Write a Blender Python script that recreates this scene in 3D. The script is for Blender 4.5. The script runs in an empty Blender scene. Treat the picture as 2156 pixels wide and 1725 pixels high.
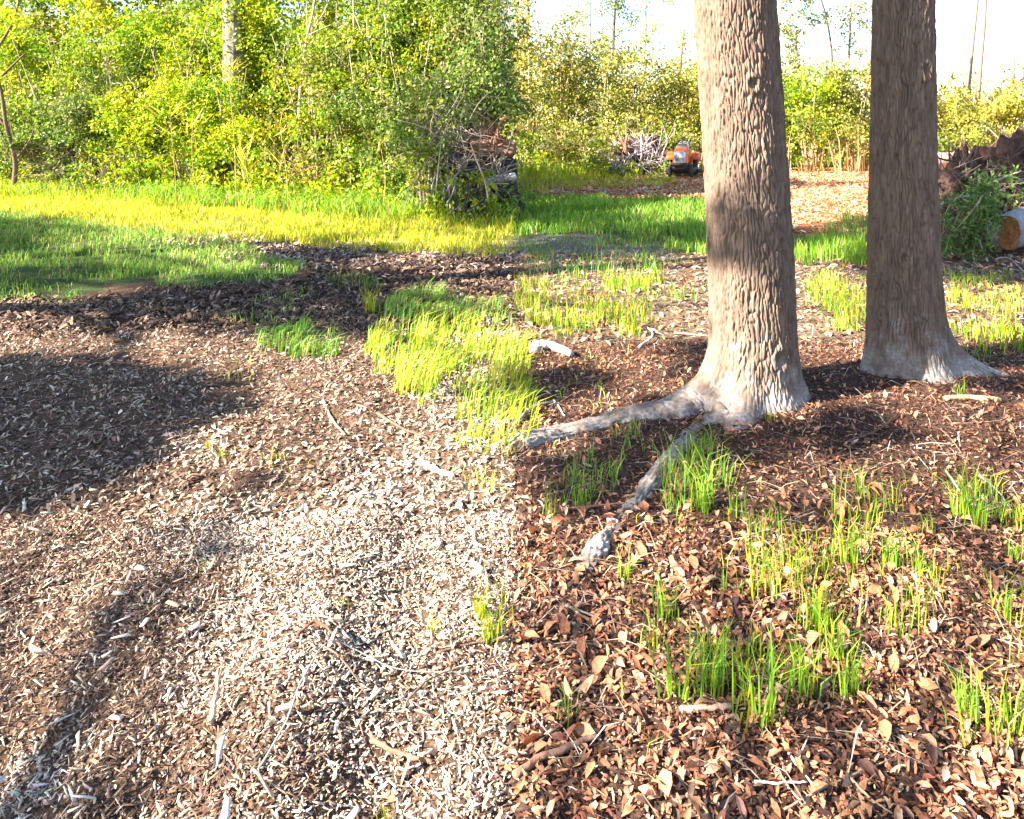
import bpy, math
import numpy as np
from mathutils import Vector, Matrix

# ------------------------------------------------------------------ camera, sky, sun, exposure
SC = bpy.context.scene
COL = SC.collection
CAM_H = 1.6
FPX = 1600.0            # focal length in the units of a 2156 x 1725 picture
HZ = 263.0              # height of the eye level in those units
cam = bpy.data.cameras.new('camera')
cam.sensor_fit = 'HORIZONTAL'; cam.sensor_width = 36.0
cam.lens = 36.0 * FPX / 2156.0
cam.shift_y = -(862.5 - HZ) / 2156.0
cam.clip_start = 0.05; cam.clip_end = 3000
camo = bpy.data.objects.new('camera', cam); COL.objects.link(camo)
camo.location = (0, 0, CAM_H); camo.rotation_euler = (math.radians(90), 0, 0)
SC.camera = camo

SUN_EL = math.radians(31)
SDX, SDY = 0.93, 0.37                     # the way the light travels over the ground
_n = math.hypot(SDX, SDY); SDX /= _n; SDY /= _n
TAN = math.tan(SUN_EL)
world = bpy.data.worlds.new('World'); SC.world = world; world.use_nodes = True
wn = world.node_tree.nodes; wl = world.node_tree.links
wn.clear()
sky = wn.new('ShaderNodeTexSky'); sky.sky_type = 'NISHITA'; sky.sun_disc = False
sky.sun_elevation = SUN_EL; sky.sun_rotation = math.atan2(-SDX, -SDY)
sky.air_density = 1.0; sky.dust_density = 0.6; sky.ozone_density = 1.0
bg = wn.new('ShaderNodeBackground'); bg.inputs['Strength'].default_value = 0.062
wo = wn.new('ShaderNodeOutputWorld')
wl.new(sky.outputs[0], bg.inputs['Color']); wl.new(bg.outputs[0], wo.inputs['Surface'])

sun = bpy.data.lights.new('sun', 'SUN'); sun.energy = 5.0; sun.angle = math.radians(0.55)
sun.color = (1.0, 0.87, 0.69)
suno = bpy.data.objects.new('sun', sun); COL.objects.link(suno)
suno.location = (-20, -8, 15)
suno.rotation_euler = Vector((SDX * math.cos(SUN_EL), SDY * math.cos(SUN_EL), -math.sin(SUN_EL))).to_track_quat('-Z', 'Y').to_euler()

SC.view_settings.view_transform = 'Standard'; SC.view_settings.look = 'None'
SC.view_settings.gamma = 1.0; SC.view_settings.use_curve_mapping = False
SC.view_settings.exposure = 2.7
SC.render.engine = 'CYCLES'
SC.cycles.use_denoising = True
SC.cycles.max_bounces = 6
SC.cycles.caustics_reflective = False; SC.cycles.caustics_refractive = False

# ------------------------------------------------------------------ helpers
R = np.random.default_rng(11)
def U(a, b, n=None): return R.uniform(a, b, n)

def W(x, y):
    """ground point seen at picture position x, y (flat ground)"""
    d = FPX * CAM_H / (y - HZ)
    return ((x - 1078.0) / FPX * d, d)
def WP(x, y, d):
    """point at distance d seen at picture position x, y"""
    return np.array([(x - 1078.0) / FPX * d, d, CAM_H - (y - HZ) / FPX * d])

_perm = np.random.default_rng(3).random((256, 256))
def vnoise(x, y):
    x = np.asarray(x, float); y = np.asarray(y, float)
    xi = np.floor(x).astype(int); yi = np.floor(y).astype(int)
    fx = x - xi; fy = y - yi
    fx = fx * fx * (3 - 2 * fx); fy = fy * fy * (3 - 2 * fy)
    g = lambda a, b: _perm[a & 255, b & 255]
    return (g(xi, yi) * (1 - fx) + g(xi + 1, yi) * fx) * (1 - fy) + (g(xi, yi + 1) * (1 - fx) + g(xi + 1, yi + 1) * fx) * fy
def fbm(x, y, o=4):
    s = 0; a = 1.0; t = 0
    for k in range(o):
        s = s + a * (vnoise(np.asarray(x) * 2 ** k + 17.3 * k, np.asarray(y) * 2 ** k + 5.1 * k) - 0.5); t += a; a *= 0.5
    return s / t * 2
def sst(a, b, x):
    t = np.clip((np.asarray(x, float) - a) / (b - a), 0, 1); return t * t * (3 - 2 * t)

def gz(x, y):
    x = np.asarray(x, float); y = np.asarray(y, float)
    near = np.clip(1.0 - y / 14.0, 0.0, 1.0)
    z = 0.035 * fbm(x * 1.3 + 3, y * 1.3, 4) * near
    left = sst(0.05, -0.25, x) * sst(9.0, 6.0, y)
    z = z + left * (0.04 * fbm(x * 3.2, y * 3.2 + 9, 4))
    # a rut and its heaped edge running through the chips
    z = z + left * 0.035 * np.exp(-((x + 0.62 + 0.05 * (y - 2.4)) / 0.16) ** 2) * sst(3.6, 2.6, y)
    z = z - left * 0.03 * np.exp(-((x + 0.33 + 0.03 * (y - 2.4)) / 0.16) ** 2) * sst(3.8, 2.6, y)
    # ground rises round the trees, mulch heaps
    for (tx, ty, h, r) in ((1.4, 4.4, .05, .8), (2.5, 4.8, .05, .7), (-5.2, 7.9, .10, .55), (-1.2, 8.6, .06, .6), (0.0, 8.9, .05, .6)):
        z = z + h * np.exp(-((x - tx) ** 2 + ((y - ty)) ** 2) / (r * r))
    return z + 0.02 * fbm(x * .25, y * .25, 2) * sst(12, 20, y)

def inpoly(px, py, poly):
    px = np.asarray(px); py = np.asarray(py)
    inside = np.zeros(px.shape, bool); n = len(poly)
    for i in range(n):
        x1, y1 = poly[i]; x2, y2 = poly[(i + 1) % n]
        c = ((y1 > py) != (y2 > py)) & (px < (x2 - x1) * (py - y1) / ((y2 - y1) + 1e-12) + x1)
        inside ^= c
    return inside
def wpoly(pts): return [W(*p) for p in pts]
def sample_poly(pts, dens, world=False, warp=0.0, thin=None):
    """random ground points inside a picture polygon, dens per square metre"""
    poly = pts if world else wpoly(pts)
    a = np.array(poly); x0, y0 = a.min(0); x1, y1 = a.max(0)
    n = int(dens * (x1 - x0) * (y1 - y0))
    x = U(x0, x1, n); y = U(y0, y1, n)
    wx = x + warp * fbm(x * 2.2, y * 2.2, 3); wy = y + warp * 1.5 * fbm(x * 2.2 + 40, y * 2.2, 3)
    k = inpoly(wx, wy, poly)
    if thin is not None: k &= R.random(n) < np.clip(thin(x, y), 0, 1)
    return x[k], y[k]

def mesh_np(name, V, faces, mat=None, parent=None, col=None, smooth=False, loc=None):
    """faces: list of (n,k) index arrays"""
    V = np.asarray(V, np.float32).reshape(-1, 3)
    me = bpy.data.meshes.new(name)
    faces = [np.asarray(f, np.int32) for f in faces if len(f)]
    loops = np.concatenate([f.ravel() for f in faces])
    sizes = np.concatenate([np.full(len(f), f.shape[1], np.int32) for f in faces])
    starts = np.concatenate([[0], np.cumsum(sizes)[:-1]]).astype(np.int32)
    me.vertices.add(len(V)); me.vertices.foreach_set('co', V.ravel())
    me.loops.add(len(loops)); me.loops.foreach_set('vertex_index', loops)
    me.polygons.add(len(sizes)); me.polygons.foreach_set('loop_start', starts)
    if smooth: me.polygons.foreach_set('use_smooth', np.ones(len(sizes), bool))
    me.update(calc_edges=True)
    if col is not None:
        at = me.color_attributes.new('Col', 'FLOAT_COLOR', 'POINT')
        c = np.ones((len(V), 4), np.float32); c[:, :3] = np.clip(col, 0, 1)
        at.data.foreach_set('color', c.ravel())
    if mat is not None: me.materials.append(mat)
    return link(name, me, parent, loc)
def link(name, me, parent=None, loc=None):
    o = bpy.data.objects.new(name, me); COL.objects.link(o)
    if loc is not None: o.location = loc
    if parent is not None: o.parent = parent
    return o
def empty(name, loc=(0, 0, 0)):
    o = bpy.data.objects.new(name, None); COL.objects.link(o); o.location = loc; o.empty_display_size = .2
    return o
def tag(o, label=None, cat=None, group=None, kind=None):
    if label: o['label'] = label
    if cat: o['category'] = cat
    if group: o['group'] = group
    if kind: o['kind'] = kind
    return o

class Acc:
    def __init__(s): s.V = []; s.F = {}; s.C = []; s.n = 0
    def add(s, V, faces, col=None):
        V = np.asarray(V, float).reshape(-1, 3)
        for f in faces:
            f = np.asarray(f, np.int64)
            if len(f): s.F.setdefault(f.shape[1], []).append(f + s.n)
        s.V.append(V); s.n += len(V)
        if col is None: col = (.5, .5, .5)
        c = np.asarray(col, float)
        s.C.append(np.broadcast_to(c, (len(V), 3)) if c.ndim == 1 else c)
    def build(s, name, mat, parent=None, smooth=False, loc=None):
        V = np.concatenate(s.V)
        if loc is not None: V = V - np.array(loc)
        return mesh_np(name, V, [np.concatenate(v) for v in s.F.values()], mat, parent, np.concatenate(s.C), smooth, loc if parent is None else None)

def nrm(a): return a / (np.linalg.norm(a, axis=-1, keepdims=True) + 1e-9)

def tube(pts, rad, n=8, wob=0.0, cap=True):
    P = np.asarray(pts, float); m = len(P); rad = np.broadcast_to(np.asarray(rad, float), (m,))
    T = nrm(np.gradient(P, axis=0))
    ref = np.array([0.13, 0.31, 0.94]) if abs(T[:, 2]).mean() < .8 else np.array([1.0, .2, 0.1])
    A = nrm(np.cross(T, ref)); B = np.cross(T, A)
    th = np.arange(n) / n * 2 * np.pi
    rr = rad[:, None] * np.ones(n)
    if wob: rr = rr * (1 + wob * (R.random((m, n)) - .5) * 2)
    V = P[:, None] + A[:, None] * (np.cos(th) * rr)[..., None] + B[:, None] * (np.sin(th) * rr)[..., None]
    i = np.arange(m - 1)[:, None] * n; j = np.arange(n)[None]; j2 = (j + 1) % n
    Q = np.stack([i + j, i + j2, i + n + j2, i + n + j], -1).reshape(-1, 4)
    V = V.reshape(-1, 3); F = [Q]
    if cap:
        V = np.concatenate([V, P[:1], P[-1:]]); a = m * n
        t0 = np.stack([np.full(n, a), (np.arange(n) + 1) % n, np.arange(n)], -1)
        t1 = np.stack([np.full(n, a + 1), (m - 1) * n + np.arange(n), (m - 1) * n + (np.arange(n) + 1) % n], -1)
        F.append(np.concatenate([t0, t1]))
    return V, F
def curve_pts(ctrl, n=12):
    c = np.asarray(ctrl, float); c = np.concatenate([2 * c[:1] - c[1:2], c, 2 * c[-1:] - c[-2:-1]])
    out = []; seg = len(c) - 3
    for t in np.linspace(0, seg - 1e-6, n):
        i = int(t); f = t - i; p0, p1, p2, p3 = c[i:i + 4]
        out.append(.5 * ((2 * p1) + (-p0 + p2) * f + (2 * p0 - 5 * p1 + 4 * p2 - p3) * f * f + (-p0 + 3 * p1 - 3 * p2 + p3) * f ** 3))
    return np.array(out)

def rand_dirs(n, up=0.0):
    v = R.normal(size=(n, 3)); v[:, 2] += up
    return nrm(v)
def leaves(P, D, N, L, Wd, fold=0.15):
    n = len(P); D = nrm(D); S = nrm(np.cross(D, N)); N = np.cross(S, D)
    L = np.broadcast_to(L, (n,))[:, None]; Wd = np.broadcast_to(Wd, (n,))[:, None]
    a = P; b = P + D * L; m = P + D * L * .42
    l = m + S * Wd * .5 + N * Wd * fold; r = m - S * Wd * .5 + N * Wd * fold
    V = np.stack([a, r, b, l], 1).reshape(-1, 3)
    i = np.arange(n)[:, None] * 4
    F = np.concatenate([i + np.array([0, 1, 2]), i + np.array([0, 2, 3])])
    return V, [F]
def blades(x, y, h, wd, lean=0.25, bend=0.5, ldir=None, z=None):
    n = len(x); z = gz(x, y) if z is None else z
    P = np.stack([x, y, z - 0.005], -1)
    a = U(0, 2 * np.pi, n) if ldir is None else ldir + R.normal(0, .6, n)
    Ld = np.stack([np.cos(a), np.sin(a), 0 * a], -1)
    b = U(0, 2 * np.pi, n); S = np.stack([np.cos(b), np.sin(b), 0 * b], -1)
    h = np.broadcast_to(h, (n,))[:, None]; wd = np.broadcast_to(wd, (n,))[:, None]
    up = np.array([0, 0, 1.0]); ln = (lean * U(.3, 1.5, n))[:, None]; bd = (bend * U(.2, 1.6, n))[:, None]
    M = P + up * h * .55 + Ld * h * ln * .5
    Tp = P + up * h * (1 - .35 * bd) + Ld * h * (ln + bd * .6)
    V = np.stack([P - S * wd * .5, P + S * wd * .5, M - S * wd * .42, M + S * wd * .42, Tp], 1).reshape(-1, 3)
    i = np.arange(n)[:, None] * 5
    return V, [i + np.array([0, 1, 3, 2]), i + np.array([2, 3, 4])]
def rep(c, k): return np.repeat(c, k, axis=0)
def pick(pal, n, var=0.15, wts=None):
    pal = np.asarray(pal, float); k = R.choice(len(pal), n, p=None if wts is None else np.array(wts) / sum(wts))
    return np.clip(pal[k] * (1 + var * R.normal(size=(n, 1))) * (1 + .06 * R.normal(size=(n, 3))), 0.004, .9)

# ------------------------------------------------------------------ materials
def new_mat(name):
    m = bpy.data.materials.new(name); m.use_nodes = True
    m.node_tree.nodes.clear(); return m, m.node_tree.nodes, m.node_tree.links
def mat_attr(name, rough=.7, transl=0.0, bump=0.0, bscale=60, spec=.3, cvar=0.0, tint=(1.0, 1.0, .6)):
    m, n, l = new_mat(name)
    at = n.new('ShaderNodeAttribute'); at.attribute_name = 'Col'
    csrc = at.outputs['Color']
    if cvar:
        no = n.new('ShaderNodeTexNoise'); no.inputs['Scale'].default_value = bscale; no.inputs['Detail'].default_value = 4
        tc = n.new('ShaderNodeTexCoord'); l.new(tc.outputs['Object'], no.inputs['Vector'])
        mr = n.new('ShaderNodeMapRange'); mr.inputs['To Min'].default_value = 1 - cvar; mr.inputs['To Max'].default_value = 1 + cvar
        mr.inputs['From Min'].default_value = .3; mr.inputs['From Max'].default_value = .7
        l.new(no.outputs['Fac'], mr.inputs['Value'])
        mu = n.new('ShaderNodeVectorMath'); mu.operation = 'SCALE'
        l.new(csrc, mu.inputs[0]); l.new(mr.outputs[0], mu.inputs['Scale']); csrc = mu.outputs[0]
    pb = n.new('ShaderNodeBsdfPrincipled'); pb.inputs['Roughness'].default_value = rough
    pb.inputs['Specular IOR Level'].default_value = spec
    l.new(csrc, pb.inputs['Base Color'])
    if bump:
        nb = n.new('ShaderNodeTexNoise'); nb.inputs['Scale'].default_value = bscale; nb.inputs['Detail'].default_value = 5
        tb = n.new('ShaderNodeTexCoord'); l.new(tb.outputs['Object'], nb.inputs['Vector'])
        bp = n.new('ShaderNodeBump'); bp.inputs['Strength'].default_value = bump; bp.inputs['Distance'].default_value = .02
        l.new(nb.outputs['Fac'], bp.inputs['Height']); l.new(bp.outputs[0], pb.inputs['Normal'])
    out = n.new('ShaderNodeOutputMaterial'); sh = pb.outputs[0]
    if transl:
        tr = n.new('ShaderNodeBsdfTranslucent')
        mt = n.new('ShaderNodeVectorMath'); mt.operation = 'MULTIPLY'; mt.inputs[1].default_value = tint
        l.new(csrc, mt.inputs[0]); l.new(mt.outputs[0], tr.inputs['Color'])
        mx = n.new('ShaderNodeMixShader'); mx.inputs[0].default_value = transl
        l.new(sh, mx.inputs[1]); l.new(tr.outputs[0], mx.inputs[2]); sh = mx.outputs[0]
    l.new(sh, out.inputs['Surface']); return m
def mat_plain(name, c, rough=.5, metal=0.0, var=.12, scale=12, coat=0.0, c2=None):
    m, n, l = new_mat(name)
    tc = n.new('ShaderNodeTexCoord'); no = n.new('ShaderNodeTexNoise'); no.inputs['Scale'].default_value = scale; no.inputs['Detail'].default_value = 6
    l.new(tc.outputs['Object'], no.inputs['Vector'])
    rp = n.new('ShaderNodeValToRGB'); rp.color_ramp.elements[0].position = .35; rp.color_ramp.elements[1].position = .65
    d = c2 if c2 else tuple(v * (1 + var) for v in c)
    rp.color_ramp.elements[0].color = (*[v * (1 - var) for v in c], 1); rp.color_ramp.elements[1].color = (*d, 1)
    l.new(no.outputs['Fac'], rp.inputs[0])
    pb = n.new('ShaderNodeBsdfPrincipled'); pb.inputs['Roughness'].default_value = rough; pb.inputs['Metallic'].default_value = metal
    pb.inputs['Coat Weight'].default_value = coat
    l.new(rp.outputs[0], pb.inputs['Base Color'])
    bp = n.new('ShaderNodeBump'); bp.inputs['Strength'].default_value = .25; bp.inputs['Distance'].default_value = .01
    l.new(no.outputs['Fac'], bp.inputs['Height']); l.new(bp.outputs[0], pb.inputs['Normal'])
    out = n.new('ShaderNodeOutputMaterial'); l.new(pb.outputs[0], out.inputs['Surface']); return m

M_LEAF = mat_attr('leaf', .45, .45, spec=.35)
M_GRASS = mat_attr('grass_blade', .5, .45, spec=.3)
M_CHIP = mat_attr('wood_chip', .8, 0, spec=.2, cvar=.3, bscale=120)
M_LITTER = mat_attr('dead_leaf', .65, .2, spec=.25, tint=(1, .8, .5), cvar=.4, bscale=90)
M_GROUND = mat_attr('ground_soil', .95, 0, bump=.9, bscale=45, spec=.1, cvar=.45)
M_WOOD = mat_attr('weathered_wood', .85, 0, bump=.6, bscale=30, spec=.15, cvar=.3)
M_STEM = mat_attr('stem_bark', .85, 0, bump=.3, bscale=40, spec=.15, cvar=.25)
M_EARTH = mat_attr('root_earth', .95, 0, bump=1.0, bscale=18, spec=.1, cvar=.45)

def mat_bark():
    m, n, l = new_mat('tree_bark')
    tc = n.new('ShaderNodeTexCoord')
    mp = n.new('ShaderNodeMapping'); mp.inputs['Scale'].default_value = (1, 1, .25); l.new(tc.outputs['Object'], mp.inputs['Vector'])
    no = n.new('ShaderNodeTexNoise'); no.inputs['Scale'].default_value = 26; no.inputs['Detail'].default_value = 6; no.inputs['Roughness'].default_value = .65
    l.new(mp.outputs[0], no.inputs['Vector'])
    rp = n.new('ShaderNodeValToRGB'); e = rp.color_ramp.elements
    e[0].position = .25; e[0].color = (.085, .062, .052, 1); e[1].position = .75; e[1].color = (.255, .19, .148, 1)
    l.new(no.outputs['Fac'], rp.inputs[0])
    # pale grey lichen film, strongest on the root flare
    sx = n.new('ShaderNodeSeparateXYZ'); l.new(tc.outputs['Object'], sx.inputs[0])
    nl = n.new('ShaderNodeTexNoise'); nl.inputs['Scale'].default_value = 11; nl.inputs['Detail'].default_value = 5; l.new(tc.outputs['Object'], nl.inputs['Vector'])
    ad = n.new('ShaderNodeMath'); ad.operation = 'MULTIPLY_ADD'; ad.inputs[1].default_value = -1.3; l.new(nl.outputs['Fac'], ad.inputs[0]); l.new(sx.outputs['Z'], ad.inputs[2])
    mr = n.new('ShaderNodeMapRange'); mr.inputs['From Min'].default_value = -.78; mr.inputs['From Max'].default_value = -.40
    mr.inputs['To Min'].default_value = .75; mr.inputs['To Max'].default_value = .0; l.new(ad.outputs[0], mr.inputs['Value'])
    nf = n.new('ShaderNodeTexNoise'); nf.inputs['Scale'].default_value = 60; nf.inputs['Detail'].default_value = 4; l.new(tc.outputs['Object'], nf.inputs['Vector'])
    r2 = n.new('ShaderNodeValToRGB'); r2.color_ramp.elements[0].position = .3; r2.color_ramp.elements[0].color = (.16, .15, .152, 1)
    r2.color_ramp.elements[1].position = .7; r2.color_ramp.elements[1].color = (.48, .465, .47, 1); l.new(nf.outputs['Fac'], r2.inputs[0])
    mx = n.new('ShaderNodeMix'); mx.data_type = 'RGBA'
    l.new(mr.outputs[0], mx.inputs[0]); l.new(rp.outputs[0], mx.inputs[6]); l.new(r2.outputs[0], mx.inputs[7])
    pb = n.new('ShaderNodeBsdfPrincipled'); pb.inputs['Roughness'].default_value = .9; pb.inputs['Specular IOR Level'].default_value = .12
    l.new(mx.outputs[2], pb.inputs['Base Color'])
    bp = n.new('ShaderNodeBump'); bp.inputs['Strength'].default_value = .7; bp.inputs['Distance'].default_value = .012
    l.new(no.outputs['Fac'], bp.inputs['Height']); l.new(bp.outputs[0], pb.inputs['Normal'])
    out = n.new('ShaderNodeOutputMaterial'); l.new(pb.outputs[0], out.inputs['Surface']); return m
M_BARK = mat_bark()
M_PALE = mat_plain('pale_bark', (.13, .115, .11), .9, 0, .45, 7, c2=(.29, .265, .25))

# ------------------------------------------------------------------ ground
def spaced(a, b, fine0, fine1, step, grow=1.09):
    c = list(np.arange(fine0, fine1, step)); s = step; v = c[-1]
    while v < b: s *= grow; v += s; c.append(min(v, b))
    s = step; v = fine0; lo = []
    while v > a: s *= grow; v -= s; lo.append(max(v, a))
    return np.array(lo[::-1] + c)
FAR_MULCH = wpoly([(1180, 386), (1490, 366), (1660, 356), (1850, 353), (2156, 352), (2500, 356), (2600, 425), (1850, 500), (1650, 495), (1640, 430), (1480, 424), (1085, 411)])
SAND = wpoly([(1060, 505), (1230, 495), (1400, 520), (1440, 560), (1250, 572), (1060, 560)])
SHADE_MULCH = wpoly([(330, 500), (640, 520), (1090, 555), (1090, 700), (500, 690), (-200, 720), (-200, 640), (200, 625), (350, 605), (640, 590), (640, 545)])  # darker mulch; the shadow band over it is put into its colour
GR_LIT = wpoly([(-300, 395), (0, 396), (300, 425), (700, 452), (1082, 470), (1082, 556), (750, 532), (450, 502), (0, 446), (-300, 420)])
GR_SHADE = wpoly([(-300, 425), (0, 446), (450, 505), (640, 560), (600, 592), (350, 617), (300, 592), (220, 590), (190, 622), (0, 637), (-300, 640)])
GR_RIGHT = wpoly([(1082, 412), (1480, 424), (1510, 500), (1490, 545), (1390, 512), (1230, 492), (1082, 500)])
def SEAM(y): return .05 * fbm(np.asarray(y) * 1.7 + 3, np.asarray(y) * .3, 3)
def ground_col(x, y):
    wx = x + .06 * fbm(x * 5, y * 5, 3) * np.clip(y / 3, .4, 3); wy = y + .2 * fbm(x * 3 + 9, y * 3, 3) * np.clip(y / 4, .3, 4)
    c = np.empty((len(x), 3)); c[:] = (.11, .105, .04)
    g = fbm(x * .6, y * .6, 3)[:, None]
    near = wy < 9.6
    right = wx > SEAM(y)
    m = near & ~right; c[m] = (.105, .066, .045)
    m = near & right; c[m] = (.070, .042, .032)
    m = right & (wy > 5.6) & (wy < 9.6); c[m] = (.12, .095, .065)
    for poly, k in ((GR_LIT, (.20, .20, .05)), (GR_SHADE, (.06, .085, .03)), (GR_RIGHT, (.06, .09, .03)), (FAR_MULCH, (.42, .17, .08)), (SAND, (.17, .15, .14)), (SHADE_MULCH, (.075, .05, .04))):  # sunlit lawn brighter, shaded lawn darker: the light goes into the soil colour
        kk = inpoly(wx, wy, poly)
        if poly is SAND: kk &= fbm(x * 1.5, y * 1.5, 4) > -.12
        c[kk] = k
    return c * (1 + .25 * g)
gx = spaced(-1200, 1200, -4.5, 5.0, .065); gy = spaced(-60, 2500, 1.3, 9.5, .06)
GX, GY = np.meshgrid(gx, gy); fx = GX.ravel(); fy = GY.ravel()
ni = len(gx); nj = len(gy)
ii = (np.arange(nj - 1)[:, None] * ni + np.arange(ni - 1)[None]).reshape(-1, 1)
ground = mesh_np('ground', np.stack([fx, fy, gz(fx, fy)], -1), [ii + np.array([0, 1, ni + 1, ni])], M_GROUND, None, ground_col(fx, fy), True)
tag(ground, 'soil and worn ground of the clearing', kind='structure')

# ------------------------------------------------------------------ the two big trees
def bark_height(u, v, nu, seed):
    """interlaced ridges: distance between the two nearest of jittered cell centres; u wraps at nu"""
    r = np.random.default_rng(seed); nv = int(v.max()) + 4
    jx = r.random((nu, nv)); jy = r.random((nu, nv)); hh = r.random((nu, nv))
    ui = np.floor(u).astype(int); vi = np.floor(v).astype(int)
    f1 = np.full(u.shape, 9.0); f2 = np.full(u.shape, 9.0); h1 = np.zeros(u.shape)
    for a in (-1, 0, 1):
        for b in (-1, 0, 1):
            cu = ui + a; cv = np.clip(vi + b, 0, nv - 1)
            q = (cu % nu, cv)
            d = np.hypot(cu + .15 + .7 * jx[q] - u, (cv + jy[q] - v) * 0.8)
            closer = d < f1
            f2 = np.where(closer, f1, np.minimum(f2, d)); h1 = np.where(closer, hh[q], h1); f1 = np.where(closer, d, f1)
    return sst(0.0, .26, f2 - f1) * (.6 + .4 * h1)

def big_tree(name, label, base, spine, lobes, knots, nu, seed, vis_top=2.45, H=9.0, depth=.0165):
    """spine: list of (z, dx, dy, radius)"""
    root = empty(name, (base[0], base[1], float(gz(*base))))
    z = np.concatenate([np.arange(-.12, vis_top, .0092), np.linspace(vis_top, H, 40)])
    sp = np.array(spine); cx = np.interp(z, sp[:, 0], sp[:, 1]); cy = np.interp(z, sp[:, 0], sp[:, 2]); rr = np.interp(z, sp[:, 0], sp[:, 3])
    k = np.ones(9) / 9
    th = np.radians(np.concatenate([np.linspace(-205, 25, 310, endpoint=False), np.linspace(25, 155, 60, endpoint=False)])); nt = len(th)
    TH, Z = np.meshgrid(th, z); RR = rr[:, None] * np.ones(nt)
    RR = RR * (1 + .02 * np.sin(2 * TH + 1 + Z * .6) + .015 * np.sin(3 * TH + Z))
    fl = np.zeros_like(RR)
    for (ang, amp, wd, hh) in lobes:
        d = (TH - math.radians(ang) + np.pi) % (2 * np.pi) - np.pi
        fl += amp * np.exp(-(d / wd) ** 2) * np.exp(-np.clip(Z, -.1, 9) / hh)
    RR = RR + fl
    wv = .9 * fbm(np.cos(TH) * 3 + 7, Z * 5 + np.sin(TH) * 3, 2) + .5 * fbm(np.cos(TH) * 9 + 7, Z * 18 + np.sin(TH) * 9, 3)
    u = TH / (2 * np.pi) * nu + wv; v = Z / .135 + 3 + .8 * fbm(np.cos(TH) * 3, Z * 5 + np.sin(TH) * 3, 2)
    bh = bark_height(u, v, nu, seed)
    fine = fbm(np.cos(TH) * 20 + 30, Z * 40 + np.sin(TH) * 20, 3)
    dp = depth * (1 - .55 * sst(.25, .0, Z))
    RR = RR + dp * (bh - .6) + .005 * fine
    for (ka, kz, kr, kd) in knots:
        d = ((TH - math.radians(ka) + np.pi) % (2 * np.pi) - np.pi) * .23
        q = np.hypot(d, (Z - kz) * .8) / kr
        RR = RR + kd * (np.exp(-((q - 1) / .35) ** 2) - .9 * np.exp(-(q / .55) ** 2))
    V = np.stack([cx[:, None] + np.cos(TH) * RR, cy[:, None] + np.sin(TH) * RR, Z], -1).reshape(-1, 3)
    m = len(z); i = np.arange(m - 1)[:, None] * nt; j = np.arange(nt)[None]; j2 = (j + 1) % nt
    Q = np.stack([i + j, i + j2, i + nt + j2, i + nt + j], -1).reshape(-1, 4)
    mesh_np('trunk', V, [Q], M_BARK, root, None, True)
    tag(root, label, 'tree')
    return root, np.array([cx[-1], cy[-1], H])

def bark_root(parent, base, ctrl, rads, name='root', n=48, steps=170, seed=5):
    """a swept root with bark relief; ctrl in world coordinates"""
    P = curve_pts(ctrl, steps); r = np.interp(np.linspace(0, 1, steps), np.linspace(0, 1, len(rads)), rads)
    V, F = tube(P, r, n)
    k = steps * n
    s = np.repeat(np.arange(steps), n) / steps * np.linalg.norm(np.diff(P, axis=0), axis=1).sum(); t = np.tile(np.arange(n), steps) / n
    bh = bark_height(t * 14 + .7 * fbm(s * 9, t * 4, 3), s / .07 + 3, 14, seed)
    ctr = np.repeat(P, n, axis=0); d = V[:k] - ctr
    amp = .014 * (bh - .5) + .016 * fbm(s * 6, np.cos(t * 6.28) * 1.2 + 3, 4) + .012 * fbm(s * 24, np.cos(t * 6.28) * 4 + 3, 3)
    V[:k] = ctr + d * (1 + amp[:, None] / np.maximum(np.linalg.norm(d, axis=1, keepdims=True), .02))
    zc = np.concatenate([ctr[:, 2], P[:1, 2], P[-1:, 2]]); V[:, 2] = zc + (V[:, 2] - zc) * .68
    V = V - np.array(base)
    return mesh_np(name, V, F, M_BARK, parent, None, True)

def leaf_cloud(centres, rads, per, size, pal, flat=.8, wts=None, up=.3):
    P = []; C = []
    for c, r in zip(centres, rads):
        k = max(5, int(per * r * r)); q = nrm(R.normal(size=(k, 3))) * (R.random((k, 1)) ** .45) * r; q[:, 2] *= flat
        P.append(np.asarray(c) + q)
        base = pick(pal, 1, .15, wts); C.append(np.clip(.45 * base + .55 * pick(pal, k, .2, wts), .004, .9))
    P = np.concatenate(P); C = np.concatenate(C); n = len(P)
    D = rand_dirs(n, -.2); N = rand_dirs(n, up + .6)
    L = size * U(.6, 1.35, n)
    V, F = leaves(P, D, N, L, L * U(.45, .7, n))
    return V, F, rep(C, 4)

PAL_OAK = [(.10, .17, .03), (.14, .22, .04), (.07, .12, .025)]
def crown(parent, base, top, spread, h, nlimb, seed_c=None):
    a = Acc(); cents = []; rads = []
    for k in range(nlimb):
        an = k / nlimb * 6.28 + U(-.3, .3); st = np.array([top[0], top[1], top[2] - U(.2, h * .45)])
        e = st + np.array([math.cos(an) * spread * U(.5, 1), math.sin(an) * spread * U(.5, 1), U(.6, 2.2)])
        mid = (st + e) / 2 + np.array([0, 0, .25])
        V, F = tube(curve_pts([st, mid, e], 7), np.linspace(.09, .02, 7), 6); a = Acc(); a.add(V, F, (.17, .12, .09)); a.build('limb', M_STEM, parent, True)
        for q in (.55, .8, 1.0): cents.append(st * (1 - q) + e * q + U(-.3, .3, 3)); rads.append(U(.5, .95))
    cents.append(top + np.array([0, 0, .3])); rads.append(1.0)
    V, F, C = leaf_cloud(cents, rads, 260, .13, PAL_OAK)
    mesh_np('crown', V, F, M_LEAF, parent, C)

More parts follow.
